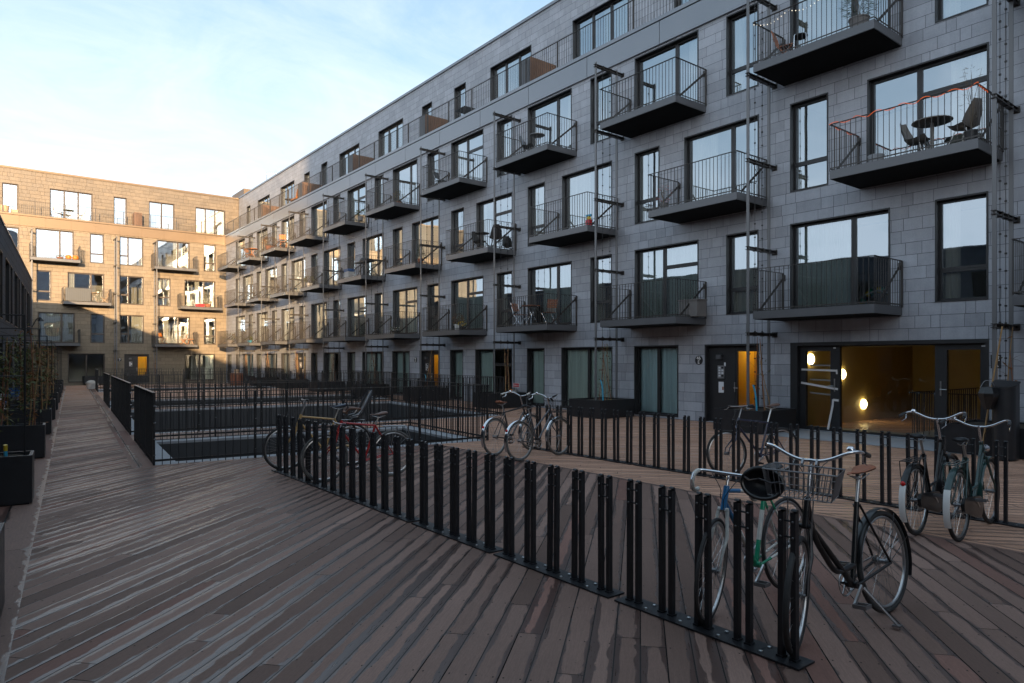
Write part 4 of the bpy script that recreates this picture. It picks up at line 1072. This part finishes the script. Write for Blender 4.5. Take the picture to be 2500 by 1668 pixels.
TL = ['tall climbing trellis at the right edge, beside the black bin', 'tall climbing trellis in front of the nearest ochre glazed door', 'tall climbing trellis in front of the teal curtained window',
      'tall climbing trellis behind the two gunmetal bicycles', 'tall climbing trellis before the second ochre glazed door', 'sixth tall trellis from the right along the grey facade',
      'seventh tall trellis from the right along the grey facade', 'eighth tall trellis from the right, by the third ochre door', 'ninth tall trellis from the right, near the inner corner', 'farthest trellis on the grey facade, next to the inner corner']
PLB = ['black square planter behind the black bin at the right edge', 'black square planter in front of the nearest ochre glazed door', 'black square planter in front of the teal curtained window',
       'black square planter behind the two gunmetal bicycles', 'black square planter before the second ochre glazed door', 'sixth black planter from the right along the grey facade',
       'seventh black planter from the right along the grey facade', 'eighth black planter from the right, by the third ochre door', 'ninth black planter from the right, near the inner corner', 'farthest black planter of the grey facade, next to the inner corner']
def cane_plant(loc, rot, label, grp, seed, H_=1.75, green=0.3, n=5, spread=.22, leafn=60, reach=None, cm='bamboo'):
    rr = random.Random(seed); st = random.getstate(); random.seed(seed)
    r_ = thing('climbing_plant', label, 'plant', loc, rot, grp)
    q = MB(); tips = []
    for i in range(n):
        a = Vector((rr.uniform(-spread, spread), rr.uniform(-spread, spread), 0)); b = Vector((rr.uniform(-.1, .1), rr.uniform(-.1, .1), H_ * rr.uniform(.75, 1.05)))
        P = [a.lerp(b, k / 5) + Vector((rr.uniform(-.012, .012), rr.uniform(-.012, .012), 0)) for k in range(6)]
        q.tube(P, [.011, .011, .010, .009, .008, .006], 6, i % 2); tips.append((a, b))
    q.obj('stems', [cm, 'redcane'], r_)
    q = MB()
    for i in range(int(8 + leafn * .25)):
        a, b = rr.choice(tips); p = a.lerp(b, rr.uniform(.05, .9)); d = Vector((rr.uniform(-1, 1), rr.uniform(-1, 1), rr.uniform(-.2, 1.0))).normalized(); L = rr.uniform(.12, .38)
        q.tube([p, p + d * L * .5 + Vector((0, 0, .02)), p + d * L], [.003, .0025, .0012], 3)
    q.obj('twigs', 'twig', r_)
    if leafn:
        q = MB()
        for i in range(leafn):
            a, b = rr.choice(tips); p = a.lerp(b, rr.uniform(.02, 1)) + Vector((rr.gauss(0, .075), rr.gauss(0, .075), rr.gauss(0, .05)))
            q.leaf(p, rr.uniform(.06, .15), rr.uniform(.022, .042), (rr.uniform(-1, 1), rr.uniform(-1, 1), rr.uniform(-.7, .5)), 0 if rr.random() < green else 1)
        q.obj('leaves', ['leaf', 'leafo'], r_)
    random.setstate(st); return r_
CP = ['bundle of bamboo canes leaning in the planter behind the black bin', 'leaning bundle of brown canes with bare twigs, before the nearest ochre door', 'climber on the trellis before the teal curtained window, with a few leaves',
      'brown canes in the planter behind the two gunmetal bicycles', 'orange brown canes in the planter before the second ochre door', 'brown canes in the sixth planter from the right by the facade', 'brown canes in the seventh planter from the right by the facade',
      'greenish climber in the eighth planter, by the third ochre door', 'brown canes in the ninth planter from the right by the facade', 'brown canes in the farthest planter of the grey facade']
for i, b in enumerate(BS[1:]):
    trellis(WR(b, 0), THR, TL[i], 'trellises along the grey facade')
    if i > 0 or True:
        pl = thing('planter', PLB[i], 'planter', WR(b - .72, .27), THR, 'planters along the grey facade'); inst('box', PF[0], pl); inst('soil', PF[1], pl)
    cane_plant(WR(b - .02, .62 + .1 * (i % 3), .48), THR, CP[i], 'climbers along the grey facade', 40 + i, 1.75, .8 if i in (2, 7) else .35, 4 if i != 0 else 3, .28, 60 if i in (2, 7) else 14)
for i, b in enumerate((9.39, 14.5, 24.72)):
    q = MB(); q.tube(catmull([(0, 0, 0), (.02, 0, .3), (.05, .01, .5), (.09, .02, .62)], 4), .022, 10); o = q.obj('drip_tube', 'cyan', None, WR(b - .1, .95, .47), THR)
    tag(o, ['bright blue plastic tube standing in the planter by the nearest ochre door', 'bright blue plastic tube in the planter before the teal curtains', 'bright blue plastic tube in the planter by the second ochre door'][i], 'tube', 'blue tubes in the planters')
for i, s_ in enumerate((12.85, 7.85, 5.25)):
    p = O_B + Vector((-UB[0] * s_, -UB[1] * s_, 0))
    trellis(p, THB, ['trellis on the sunlit wall nearest the low left building', 'trellis left of the door on the sunlit wall', 'trellis right of the door on the sunlit wall'][i], 'trellises on the sunlit back wall')
    if i:
        p = O_B + Vector((-UB[0] * (s_ + .7) - D_[0] * .3, -UB[1] * (s_ + .7) - D_[1] * .3, 0))
        pl = thing('planter', ['black planter left of the door on the sunlit back wall', 'black planter right of the door on the sunlit back wall'][i - 1], 'planter', p, THB + R(0), 'planters at the back wall')
        inst('box', PF[0], pl, (-.0, 0, 0)); inst('soil', PF[1], pl)
        cane_plant(p + Vector((-UB[0] * -.6 - D_[0] * .5, -UB[1] * -.6 - D_[1] * .5, .48)), THB, ['cane bundle in the planter left of the sunlit door', 'cane bundle in the planter right of the sunlit door'][i - 1], 'climbers at the back wall', 70 + i, 1.7, .3, 3, .15, 10)

# ================================================================ planters along the walkway on the left
PL2 = planter_mesh(.52, 1.1, .575)
ORD = ['nearest', 'second', 'third', 'fourth', 'fifth', 'sixth', 'seventh', 'eighth', 'ninth', 'farthest']
for k in range(10):
    s_ = 5.35 + 4.45 * k
    if s_ > 46.5: break
    lab = ('black planter cut by the left edge, nearest the camera' if k == 0 else '%s black walkway planter from the camera, along the left building' % ORD[k])
    pl = thing('planter', lab, 'planter', WL(s_ + .52, -.39), THL, 'planters along the walkway'); inst('box', PL2[0], pl, (0, -1.1, 0)); inst('soil', PL2[1], pl, (0, -1.1, 0))
    fr = thing('plant_frame', 'thin black rod frame over the %s walkway planter' % ORD[k], 'plant frame', WL(s_ + .40, -.36), THL, 'rod frames over the walkway planters')
    q = MB()
    for x, y in ((.0, -.12), (.0, -.95)): q.tube([(x, y, .45), (x, y, 2.24)], .011, 6)
    q.obj('upright', 'black', fr)
    q = MB(); q.tube([(0, -.12, 2.24), (0, -1.66, 2.24)], .010, 6); q.tube([(0, -.95, 2.24), (.35, -1.66, 2.24)], .007, 6)
    for z in (.9, 1.5): q.tube([(0, -.12, z), (0, -.95, z)], .006, 5)
    q.obj('top_rod', 'black', fr)
    if k >= 1:
        cane_plant(WL(s_ + .27, -.95 if k != 1 else -1.0, .54), THL, ('leafy bamboo and canes in the %s walkway planter' if k in (1, 2, 3, 4) else 'brown canes with thin leaves in the %s walkway planter') % ORD[k],
                   'climbers along the walkway', 90 + k, 1.55 + .15 * (k % 2), 0.9 if k in (1, 2, 3, 4) else .6, 4, .16, {1: 330, 2: 300, 3: 520, 4: 420}.get(k, 190))
        if k in (2, 3, 4, 5): cane_plant(WL(s_ + .27, -.55, .54), THL, 'slender climber on the outer rod of the %s walkway planter' % ORD[k], 'outer climbers along the walkway', 190 + k, 1.6, .55, 3, .08, 110)
q = MB(); q.tube([(0, 0, 0), (.03, 0, .16)], .020, 10, 0); q.tube([(.03, 0, .16), (.045, 0, .23)], .021, 10, 1); o = q.obj('tool_handle', ['cyan', 'yellow'], None, WL(10.08, -.66, .46), THL)
tag(o, 'blue tool handle with yellow end sticking out of a walkway planter', 'tool')
# ================================================================ small things: bin, tub, sign, balcony furniture
bn = thing('litter_bin', 'tall black half-round litter bin with slanted top at the right edge', 'litter bin', WR(3.98, 1.95), THR); bn.scale = (.86, 1, 1)
q = MB(); n = 20; P = []
for k in range(n + 1):
    a = math.pi * k / n; P.append((-.20 * math.cos(a), .20 * math.sin(a) + .02))
P = [(-.20, -.14)] + P + [(.20, -.14)]; m_ = len(P)
vs = [(x, y, .02) for x, y in P] + [(x, y, 1.30 - .10 * (y + .14)/.36 + .06 * (x + .2)) for x, y in P]
q.add(vs, [(i, (i + 1) % m_, m_ + (i + 1) % m_, m_ + i) for i in range(m_)] + [tuple(range(m_))[::-1], tuple(range(m_, 2 * m_))]); q.obj('body', 'blacky', bn)
q = MB(); vs2 = [(x * 1.06, y * 1.06, 1.305 - .10 * (y + .14) / .36 + .06 * (x + .2)) for x, y in P]; vs2 += [(x, y, z + .025) for x, y, z in vs2]
q.add(vs2, [(i, (i + 1) % m_, m_ + (i + 1) % m_, m_ + i) for i in range(m_)] + [tuple(range(m_))[::-1], tuple(range(m_, 2 * m_))]); q.obj('lid', 'darkplastic', bn)
hp = thing('hanging_bucket', 'black faceted bucket hanging left of the tall black bin', 'bucket', WR(4.14, 2.2, .86), THR + R(30))
q = MB(); q.lathe([(.07, 0), (.085, .05), (.15, .22), (.155, .27), (.11, .37), (.06, .38)], (0, 0, 0), 7); 
for i in range(len(q.sm)): q.sm[i] = False
q.obj('body', 'pblack', hp); q = MB(); q.tube(catmull([(-.1, 0, .34), (-.05, 0, .46), (.05, 0, .48), (.12, 0, .36)], 5), .004, 5); q.obj('handle', 'steel', hp)
q = MB(); q.tube([(0, 0, 0), (-.12, -.1, 1.15), (-.27, -.15, 2.25)], [.017, .015, .012], 8); o = q.obj('bamboo_cane', 'bamboo', None, WR(4.36, 1.85, .02), THR); tag(o, 'long pale bamboo cane leaning behind the black bin', 'cane')
# dry riser with its red sign
rs = thing('standpipe', 'grey standpipe with red and white sign, behind the gunmetal bicycles', 'standpipe', WR(19.35, .35), THR)
q = MB(); q.tube([(0, 0, 0), (0, 0, .62)], .06, 12); q.tube([(0, 0, .5), (.12, .1, .58)], .04, 10); q.obj('pipe', 'steel', rs)
q = MB(); q.lathe([(.05, 0), (.06, .03), (.06, .09), (.03, .1)], (.14, .12, .53), 12); q.obj('coupling', 'orange', rs)
q = MB(); q.box(-.19, .17, .0, .01, .70, .85); q.box(-.178, .158, .01, .0125, .712, .838, 1); q.bar((.13, .0135, .80), (.10, .0135, .75), .002, .03, up=(1, 0, 0)); q.obj('sign', ['white', 'red'], rs)
inst('lettering', textmesh("Stigrør 4", .065, 'white', .001), rs, (-.035, .014, .772), (R(90), 0, R(180)))
q = MB(); q.tube([(0, 0, 0.62), (0, 0, .75)], .012, 8); q.obj('sign_stem', 'steel', rs)
tb_ = thing('tub', 'white plastic tub at the end of the walkway by the back door', 'tub', WL(46.3, .95), 0)
q = MB(); q.lathe([(.22, 0), (.27, .30), (.30, .32), (.30, .36), (.26, .36), (.20, .05)], (0, 0, 0), 18); q.obj('body', 'white', tb_); q = MB(); q.ball((0, 0, .34), (.27, .27, .17), 12, 7); q.obj('bag', 'fabric', tb_)
br = thing('wooden_barrel', 'orange brown slatted wooden barrel by the far planters', 'barrel', WR(46.6, 2.3), 0)
q = MB()
for k in range(18): a = k * math.pi / 9; q.bar((.36 * math.cos(a), .36 * math.sin(a), 0), (.40 * math.cos(a), .40 * math.sin(a), .82), .11, .03, up=(math.cos(a), math.sin(a), 0))
q.lathe([(.35, .02), (.37, .7), (.05, .72)], (0, 0, 0), 18); q.obj('staves', 'teak', br); q = MB(); q.box(-.12, .14, -.1, .1, .72, 1.05); q.obj('crate_top', 'birch', br)

def folding_chair(loc, rot, label, slat='teak', leg='chrome', grp=None, sc_=.94):
    c = thing('folding_chair', label, 'chair', loc, rot, grp); c.scale = (sc_,) * 3
    q = MB()
    for i in range(6): q.box(-.19, .19, -.19 + i * .065, -.14 + i * .065, .44, .455)
    q.obj('seat', slat, c); q = MB()
    for i in range(5): z = .60 + i * .06; q.box(-.19, .19, .22 + (z - .44) * .22, .232 + (z - .44) * .22, z, z + .046)
    q.obj('backrest', slat, c)
    for x in (-.195, .195):
        q = MB(); q.tube([(x, -.22, 0), (x, .19, .45), (x, .33, .90)], .011, 7); q.obj('leg', leg, c)
        q = MB(); q.tube([(x * .93, .26, 0), (x * .93, -.19, .44)], .011, 7); q.obj('leg', leg, c)
    q = MB(); q.tube([(-.195, -.16, .08), (.195, -.16, .08)], .008, 6); q.tube([(-.18, .2, .08), (.18, .2, .08)], .008, 6); q.obj('stretcher', leg, c); return c
def round_table(loc, label, top='teak', leg='chrome', r_=.33, h_=.70, central=False, grp=None):
    c = thing('round_table', label, 'table', loc, 0, grp)
    q = MB(); q.lathe([(r_ - .01, h_ - .025), (r_, h_ - .018), (r_, h_ - .005), (r_ - .008, h_)], (0, 0, 0), 22); q.obj('table_top', top, c)
    if central: q = MB(); q.lathe([(.24, 0), (.24, .015), (.035, .04), (.035, h_ - .026)], (0, 0, 0), 16); q.obj('pedestal', leg, c)
    else:
        for k in range(3): a = k * 2.094 + .4; q = MB(); q.tube(catmull([(.28 * math.cos(a), .28 * math.sin(a), 0), (.16 * math.cos(a), .16 * math.sin(a), .2), (.05 * math.cos(a), .05 * math.sin(a), .42), (.16 * math.cos(a), .16 * math.sin(a), h_ - .026)], 4), .010, 7); q.obj('leg', leg, c)
    return c
def shell_chair(loc, rot, label, mat='greyplastic', leg='white', low=False, grp=None):
    c = thing('shell_chair', label, 'chair', loc, rot, grp); z0 = .32 if low else .43
    q = MB(); prof = [(-.24, z0 + .03, .17), (-.2, z0, .22), (-.05, z0 - .04, .235), (.12, z0 - .02, .225), (.2, z0 + .1, .21), (.26, z0 + .28, .18), (.31, z0 + .46, .10)]; vs = []; nn = 7
    for y, z, w_ in prof:
        for k in range(nn): a = -1 + 2 * k / (nn - 1); vs.append((w_ * a, y - .05 * a * a * (1 if z > z0 + .05 else 0), z + .07 * a * a * (1 if z <= z0 + .11 else .2)))
    F = [(i * nn + k, i * nn + k + 1, (i + 1) * nn + k + 1, (i + 1) * nn + k) for i in range(len(prof) - 1) for k in range(nn - 1)]
    o_ = len(vs); vs2 = [(x, y + .012, z - .014) for x, y, z in vs]
    q.add(vs + vs2, F + [tuple(j + o_ for j in f[::-1]) for f in F], 0, True); q.obj('shell', mat, c)
    for x in (-.18, .18):
        for y in (-.22, .22): q = MB(); q.tube([(x * .6, y * .5, z0 - .045), (x * 1.15, y * 1.15, 0)], .011, 7); q.obj('leg', leg, c)
    return c
def pot_plant(loc, label, pot='greypot', leaf=('leaf',), r_=.16, h_=.26, ph=.5, n=120, name='potted_plant', lw=.03, ll=.1, grp=None, seed=1, cone=False):
    st = random.getstate(); random.seed(seed); rr = random
    c = thing(name, label, 'plant', loc, 0, grp)
    q = MB(); q.lathe([(r_ * .72, 0), (r_ * .95, h_ - .03), (r_, h_ - .03), (r_, h_), (r_ * .88, h_), (r_ * .85, h_ - .04)], (0, 0, 0), 16); q.obj('pot', pot, c)
    q = MB()
    for i in range(5): q.tube([(0, 0, h_ - .04), (rr.uniform(-.08, .08), rr.uniform(-.08, .08), h_ + ph * .5), (rr.uniform(-.15, .15), rr.uniform(-.15, .15), h_ + ph * .95)], [.007, .005, .002], 4)
    q.obj('stems', 'twig', c); q = MB()
    for i in range(n):
        f_ = rr.random(); wd = (1.1 - f_) if cone else math.sin(.5 + 2.3 * f_); a = rr.uniform(0, 6.283); rad = wd * r_ * 1.5 * math.sqrt(rr.random())
        p = (rad * math.cos(a), rad * math.sin(a), h_ + f_ * ph); q.leaf(p, ll * rr.uniform(.6, 1.3), lw, (math.cos(a), math.sin(a), rr.uniform(-.3, .9)), rr.randrange(len(leaf)))
    q.obj('leaves', list(leaf), c); random.setstate(st); return c
B1, B2, B3 = F1 - .03, F2 - .03, F3 - .03
# first-floor balcony with the wooden set
folding_chair(WR(18.75, .62, B1), THR + R(-80), 'folding chair with red brown slats on the left of the first floor balcony', grp='balcony chairs')
round_table(WR(18.05, .7, B1), 'round red brown table between two folding chairs on the first floor balcony')
folding_chair(WR(17.25, .62, B1), THR + R(75), 'folding chair with red brown slats on the right of the first floor balcony', grp='balcony chairs')
# second-floor balcony nearest: lounge set, fairy lights, twiggy shrub
shell_chair(WR(5.02, .62, B2), THR + R(70), 'taupe shell lounge chair on the nearest second floor balcony', low=False)
shell_chair(WR(5.98, .38, B2), THR + R(-95), 'taupe shell chair left of the balcony table with orange light string')
round_table(WR(5.58, .66, B2), 'round taupe pedestal table on the balcony with orange light string', 'greyplastic', 'greyplastic', .36, .70, True)
q = MB(); q.lathe([(.12, 0), (.16, .24), (.15, .25), (.13, .22)], (0, 0, 0), 16); o = q.obj('concrete_pot', 'conc', None, WR(6.62, .75, B2)); tag(o, 'small empty concrete pot on the balcony with orange light string', 'pot')
pot_plant(WR(4.78, 1.02, B2), 'tall bare twiggy shrub in a pot at the balcony corner', 'darkplastic', ('twig',), .12, .22, 1.2, 90, lw=.008, ll=.16, seed=5)
q = MB(); P = []
for i in range(64):
    x = 7.33 - 2.75 * i / 63; P.append(WR(x, 1.30 + .018 * math.cos(i * .9), B2 + .965 + .035 * math.sin(i * .62)))
P = [WR(7.33, .08 + 1.2 * i / 14, B2 + .965 + .03 * math.sin(i * 1.1)) for i in range(14)] + P + [WR(4.58, 1.25 - .5 * i / 8, B2 + .96 - .03 * (i % 2)) for i in range(8)]
q.tube(P, .0065, 6); o = q.obj('light_string', 'fairy'); tag(o, 'glowing orange light string wound along the nearest second floor balcony rail', 'light string')
# third-floor balcony nearest: wooden chair, steel stool, fir in a pot
folding_chair(WR(8.72, .60, B3), THR + R(-75), 'folded back wooden slat chair at the left end of the top right balcony', 'teak', 'teak')
stl = thing('stool', 'shiny steel tube stool with black seat on the top right balcony', 'stool', WR(8.25, .85, B3))
q = MB(); q.lathe([(.16, .42), (.17, .44), (.15, .46)], (0, 0, 0), 18); q.obj('seat', 'darkplastic', stl)
for k in range(4): a = k * math.pi / 2 + .4; q = MB(); q.tube(catmull([(.19 * math.cos(a), .19 * math.sin(a), 0), (.175 * math.cos(a), .175 * math.sin(a), .38), (.14 * math.cos(a), .14 * math.sin(a), .46), (0, 0, .47)], 4), .012, 8); q.obj('leg', 'chrome', stl)
pot_plant(WR(6.9, .9, B3), 'small fir tree in a grey pot on the top right balcony', 'greypot', ('fir',), .21, .30, .55, 420, lw=.012, ll=.13, seed=9)
q = MB()
P = [WR(9.16 - 2.6 * i / 60, 1.27, B3 + .93 - .13 * abs(math.sin(i * .16))) for i in range(61)]
q.tube(P, .002, 4)
for i in range(0, 61, 2): q.ball(P[i], .012, 6, 4, 1)
o = q.obj('light_string', ['darkplastic', 'fairyw']); tag(o, 'thin string of small white bulbs along the top right balcony rail', 'light string')
q = MB(); q.lathe([(.05, .75), (.30, .72), (.38, .55), (.38, .2), (.30, .03), (.05, 0)], (0, 0, 0), 20); q.tube([(0, 0, .75), (0, 0, 1.25)], .006, 6); o = q.obj('paper_lantern', 'fabric', None, WR(7.95, -.95, F3 + .70)); tag(o, 'large white drum lampshade hanging inside the top right balcony door', 'lampshade')
# toy arch inside the first-floor door
ta = thing('baby_play_arch', 'colourful soft play arch inside the nearest first floor balcony door', 'toy', WR(7.1, -.5, F1 - .02), THR)
q = MB(); cm_ = ['red', 'yellow', 'cyan', 'pgreen', 'orange', 'navy']
for k in range(26): a = math.pi * k / 25; q.ball((.36 * math.cos(a), .05 * (k % 2), .06 + .36 * math.sin(a)), (.075, .07, .075), 8, 6, (k * 7) % 6)
q.obj('arch', cm_, ta); q = MB(); q.tube(catmull([(.62, .1, 0), (.45, .1, .22), (.1, .1, .38), (-.1, .1, .38), (-.5, .1, .2), (-.62, .1, 0)], 5), .02, 8); q.obj('support', 'white', ta)
# second floor, fifth bay: black chairs
shell_chair(WR(20.25, .6, B2), THR + R(60), 'black shell chair at the right end of a second floor balcony', 'darkplastic', 'darkplastic'); shell_chair(WR(21.4, .55, B2), THR + R(-70), 'black shell chair left of a small black balcony table', 'darkplastic', 'darkplastic')
round_table(WR(20.85, .8, B2), 'small black round table between two black shell chairs', 'darkplastic', 'darkplastic', .28, .68, True)
# first floor, fifth bay: pots
pot_plant(WR(22.25, .95, B1), 'russet dry bush in a white pot on a first floor balcony', 'white', ('leafo', 'twig'), .16, .22, .42, 220, lw=.02, ll=.09, seed=3)
pot_plant(WR(21.85, 1.05, B1), 'small yellow flowering pot at the right of a first floor balcony', 'darkplastic', ('yellow', 'leaf'), .10, .13, .18, 90, lw=.035, ll=.06, seed=4)
pot_plant(WR(27.2, 1.0, B1), 'flower pot with small white blooms at a balcony foot', 'darkplastic', ('white', 'leaf', 'leaf'), .2, .14, .16, 120, lw=.03, ll=.06, seed=6)
pot_plant(WR(25.1, .95, B2), 'slim conifer in a terracotta pot at a second floor balcony corner', 'terra', ('fir',), .13, .2, .6, 260, lw=.02, ll=.09, seed=8, cone=True)
# second floor, sixth bay: black grill table and a crate
gt = thing('grill_table', 'black folding grill table on a second floor balcony', 'grill', WR(30.85, .75, B2), THR)
q = MB(); q.box(-.62, .62, -.25, .25, .70, .735); q.ball((.0, 0, .80), (.30, .22, .16), 14, 8); q.obj('table_top', 'darkplastic', gt)
for x in (-1, 1): q = MB(); q.bar((-.45 * x, -.2 * x, 0), (.45 * x, -.2 * x, .7), .025, .035); q.obj('leg', 'darkplastic', gt)
ct = thing('laundry_crate', 'white crate with blue rim on the balcony with the black grill', 'crate', WR(32.0, 1.02, B2), THR)
q = MB(); q.box(-.22, .22, -.16, .16, 0, .34); q.obj('body', 'white', ct); q = MB(); q.box(-.235, .235, -.175, .175, .3405, .48); q.obj('rim', 'blueplastic', ct)
# third floor farther along
pot_plant(WR(31.6, .6, B3), 'green leafy pot plant on a third floor balcony under the fascia', 'greypot', ('leaf',), .15, .22, .35, 130, seed=12)
folding_chair(WR(42.6, .6, B3), THR + R(60), 'orange wooden chair on a distant third floor balcony', 'orange', 'orange')
pot_plant(WR(43.9, 1.0, B3), 'bushy grey plant filling the left of a distant third floor balcony', 'terra', ('twig', 'leafo'), .3, .3, .6, 420, lw=.03, ll=.12, seed=13)
round_table(WR(48.2, .8, B3), 'orange folding table on a far third floor balcony near the corner', 'orange', 'orange', .4, .7)
folding_chair(WR(49.1, .7, B3), THR + R(-60), 'orange folding chair beside the far orange balcony table', 'orange', 'orange')
pot_plant(WR(53.2, .9, B1), 'bushy grey green shrub on the first floor balcony by the inner corner', 'greypot', ('leaf', 'twig'), .3, .3, .5, 380, seed=14)
pot_plant(WR(48.1, 1.0, B1), 'small pale green plant in a pot on a far first floor balcony', 'cyan', ('leaf',), .16, .16, .25, 120, seed=15)
pot_plant(WR(12.1, .95, B2), 'bare red twigs in a pot on the second floor balcony left of the orange string', 'greypot', ('twig', 'red'), .12, .2, .5, 70, lw=.012, ll=.08, seed=31)
shell_chair(WR(18.4, .6, B3), THR + R(-60), 'thin white wire garden chair on the left of a third floor balcony', 'steel', 'steel'); round_table(WR(17.7, .75, B3), 'small wire table on a third floor balcony beside the white chair', 'steel', 'steel', .26, .66)
q = MB(); q.box(-.09, .09, -.06, .06, 0, .2, 0); q.ball((0, 0, .25), (.08, .06, .07), 10, 7, 1); q.box(-.1, .1, -.04, .04, .31, .36, 2); o = q.obj('toy_bag', ['red', 'yellow', 'cyan'], None, WR(14.95, 1.0, B2), THR); tag(o, 'bright coloured toy at the right end of a second floor balcony', 'toy')
pot_plant(WR(25.3 + 2.4, .6, B3), 'tall grassy plant on a third floor balcony left of the grey trellis', 'terra', ('leaf', 'twig'), .15, .22, .5, 120, seed=33)
folding_chair(WR(24.0, .6, B3), THR + R(-70), 'dark folding chair on the third floor balcony above the black shell chairs', 'darkplastic', 'steel')
q = MB(); q.box(-.3, .3, -.2, .2, 0, .42); q.box(-.32, .32, -.22, .22, .42, .46); o = q.obj('storage_chest', 'greypot', None, WR(11.5, .5, B1), THR); tag(o, 'grey storage chest on a first floor balcony above the ochre door', 'chest')
pot_plant(WR(37.3, 1.0, B2), 'round green shrub in a pot on a distant second floor balcony', 'white', ('leaf',), .18, .25, .4, 200, seed=35)
# roof terrace
ld = thing('sun_lounger', 'orange cushioned garden lounger on the roof terrace', 'lounger', WR(43.2, -.55, 11.66), THR)
q = MB(); q.box(-.5, .5, -.3, .3, .30, .40); q.add([(-.5, -.3, .4), (-.5, .3, .4), (-.75, .3, .85), (-.75, -.3, .85), (-.42, -.3, .40), (-.42, .3, .40), (-.68, .3, .88), (-.68, -.3, .88)], [(0, 1, 2, 3), (7, 6, 5, 4), (0, 3, 7, 4), (1, 5, 6, 2), (3, 2, 6, 7)]); q.obj('cushion', 'orange', ld)
for x in (-.4, .4):
    for y in (-.25, .25): q = MB(); q.box(x - .02, x + .02, y - .02, y + .02, 0, .3); q.obj('leg', 'darkplastic', ld)
round_table(WR(44.6, -.6, 11.66), 'round grey table beside the orange terrace lounger', 'greyplastic', 'darkplastic', .38, .62, True)
ft = thing('side_table', 'black slatted low table on the roof terrace', 'table', WR(23.95, -.55, 11.66), THR)
q = MB()
for i in range(7): q.box(-.4, .4, -.3 + i * .09, -.235 + i * .09, .56, .58)
q.obj('table_top', 'darkplastic', ft); 
for x in (-.36, .36):
    for y in (-.27, .3): q = MB(); q.bar((x, y, 0), (x, y, .56), .03, .03); q.obj('leg', 'darkplastic', ft)
# back building
def PB(s_, v, z): return O_B + Vector((-UB[0] * s_ - D_[0] * v, -UB[1] * s_ - D_[1] * v, z))
folding_chair(PB(11.25, -.55, 11.66), THB + R(-80), 'white folding chair left of the table on the sunlit roof terrace', 'white', 'white'); folding_chair(PB(9.9, -.5, 11.66), THB + R(80), 'white folding chair right of the table on the sunlit roof terrace', 'white', 'white')
round_table(PB(10.6, -.55, 11.66), 'round olive table on the sunlit roof terrace', 'leaf', 'white', .36, .7)
q = MB(); q.lathe([(.22, 0), (.27, .5), (.25, .5), (.2, .1)], (0, 0, 0), 16); o = q.obj('wooden_tub', 'birch', None, PB(14.3, -.4, 11.66)); tag(o, 'pale wooden tub on the sunlit terrace at the left edge', 'tub')
q = MB(); q.box(-.18, .18, -.15, .15, 0, .24); q.box(-.2, .2, -.17, .17, .24, .29); o = q.obj('wooden_box', 'birch', None, PB(13.75, -.4, 11.66), THB); tag(o, 'small wooden box beside the pale tub on the terrace', 'box')
for s_, lb in ((10.75, 'orange glazed pot left of its twin on the sunlit balcony'), (10.35, 'orange glazed pot at the right end of the sunlit balcony')):
    q = MB(); q.lathe([(.12, 0), (.19, .1), (.2, .2), (.16, .30), (.13, .31)], (0, 0, 0), 16); q.tube([(-.05, 0, .31), (.05, 0, .35)], .015, 6); o = q.obj('orange_pot', 'orange', None, PB(s_, 1.0, B3)); tag(o, lb, 'pot', 'orange pots')
pot_plant(PB(11.25, 1.0, B3), 'low green plant bowl beside the orange pots', 'terra', ('leaf',), .22, .12, .16, 120, seed=21)
folding_chair(PB(9.85, .6, B2), THB + R(-75), 'pale canvas folding chair at the left of the sunlit balcony table', 'fabric', 'birch'); folding_chair(PB(8.55, .6, B2), THB + R(75), 'pale canvas folding chair at the right of the sunlit balcony table', 'fabric', 'birch')
round_table(PB(9.2, .7, B2), 'pale folding table on the sunlit second floor balcony', 'birch', 'birch', .36, .7); pot_plant(PB(8.95, .65, B2 + .70), 'small pot plant standing on the pale balcony table', 'white', ('leaf',), .09, .12, .1, 50, seed=22)
q = MB(); q.box(-.75, .75, 0, .02, .02, .93); o = q.obj('balcony_screen', 'screengrey', None, PB(10.2, 1.20, B2), THB); tag(o, 'grey cloth screen tied behind the bars of the sunlit balcony', 'screen')
pot_plant(PB(1.6, .8, B2), 'bushy green olive in a pot on the balcony near the corner', 'terra', ('leaf',), .25, .28, .75, 300, seed=23); q = MB(); q.box(-.3, .3, -.15, .15, 0, .2); q.box(-.32, .32, -.17, .17, .2, .24); o = q.obj('red_box', 'red', None, PB(2.2, .9, B2), THB); tag(o, 'low red box on the balcony near the inner corner', 'box')
folding_chair(PB(4.7, .65, B1), THB + R(-70), 'orange wooden chair at the left of the sunlit first floor balcony', 'orange', 'orange'); folding_chair(PB(3.3, .6, B1), THB + R(70), 'orange wooden chair with table at the right of the sunlit first floor balcony', 'orange', 'orange')
round_table(PB(2.9, .8, B1), 'low orange table at the right of the sunlit first floor balcony', 'orange', 'orange', .3, .42)
# chairs in the narrow gap behind the walkway planters
folding_chair(WL(21.3, -1.62), THL + R(90), 'white folding chair in the gap behind the fourth walkway planter', 'white', 'white'); folding_chair(WL(25.6, -1.62), THL + R(70), 'blue folding chair in the gap behind the fifth walkway planter', 'blueplastic', 'blueplastic')
q = MB(); q.ball((0, 0, .52), (.12, .1, .2), 12, 8); o = q.obj('cushion', 'orange', None, WL(21.2, -1.55)); tag(o, 'orange cushion on the white chair behind the walkway planters', 'cushion')
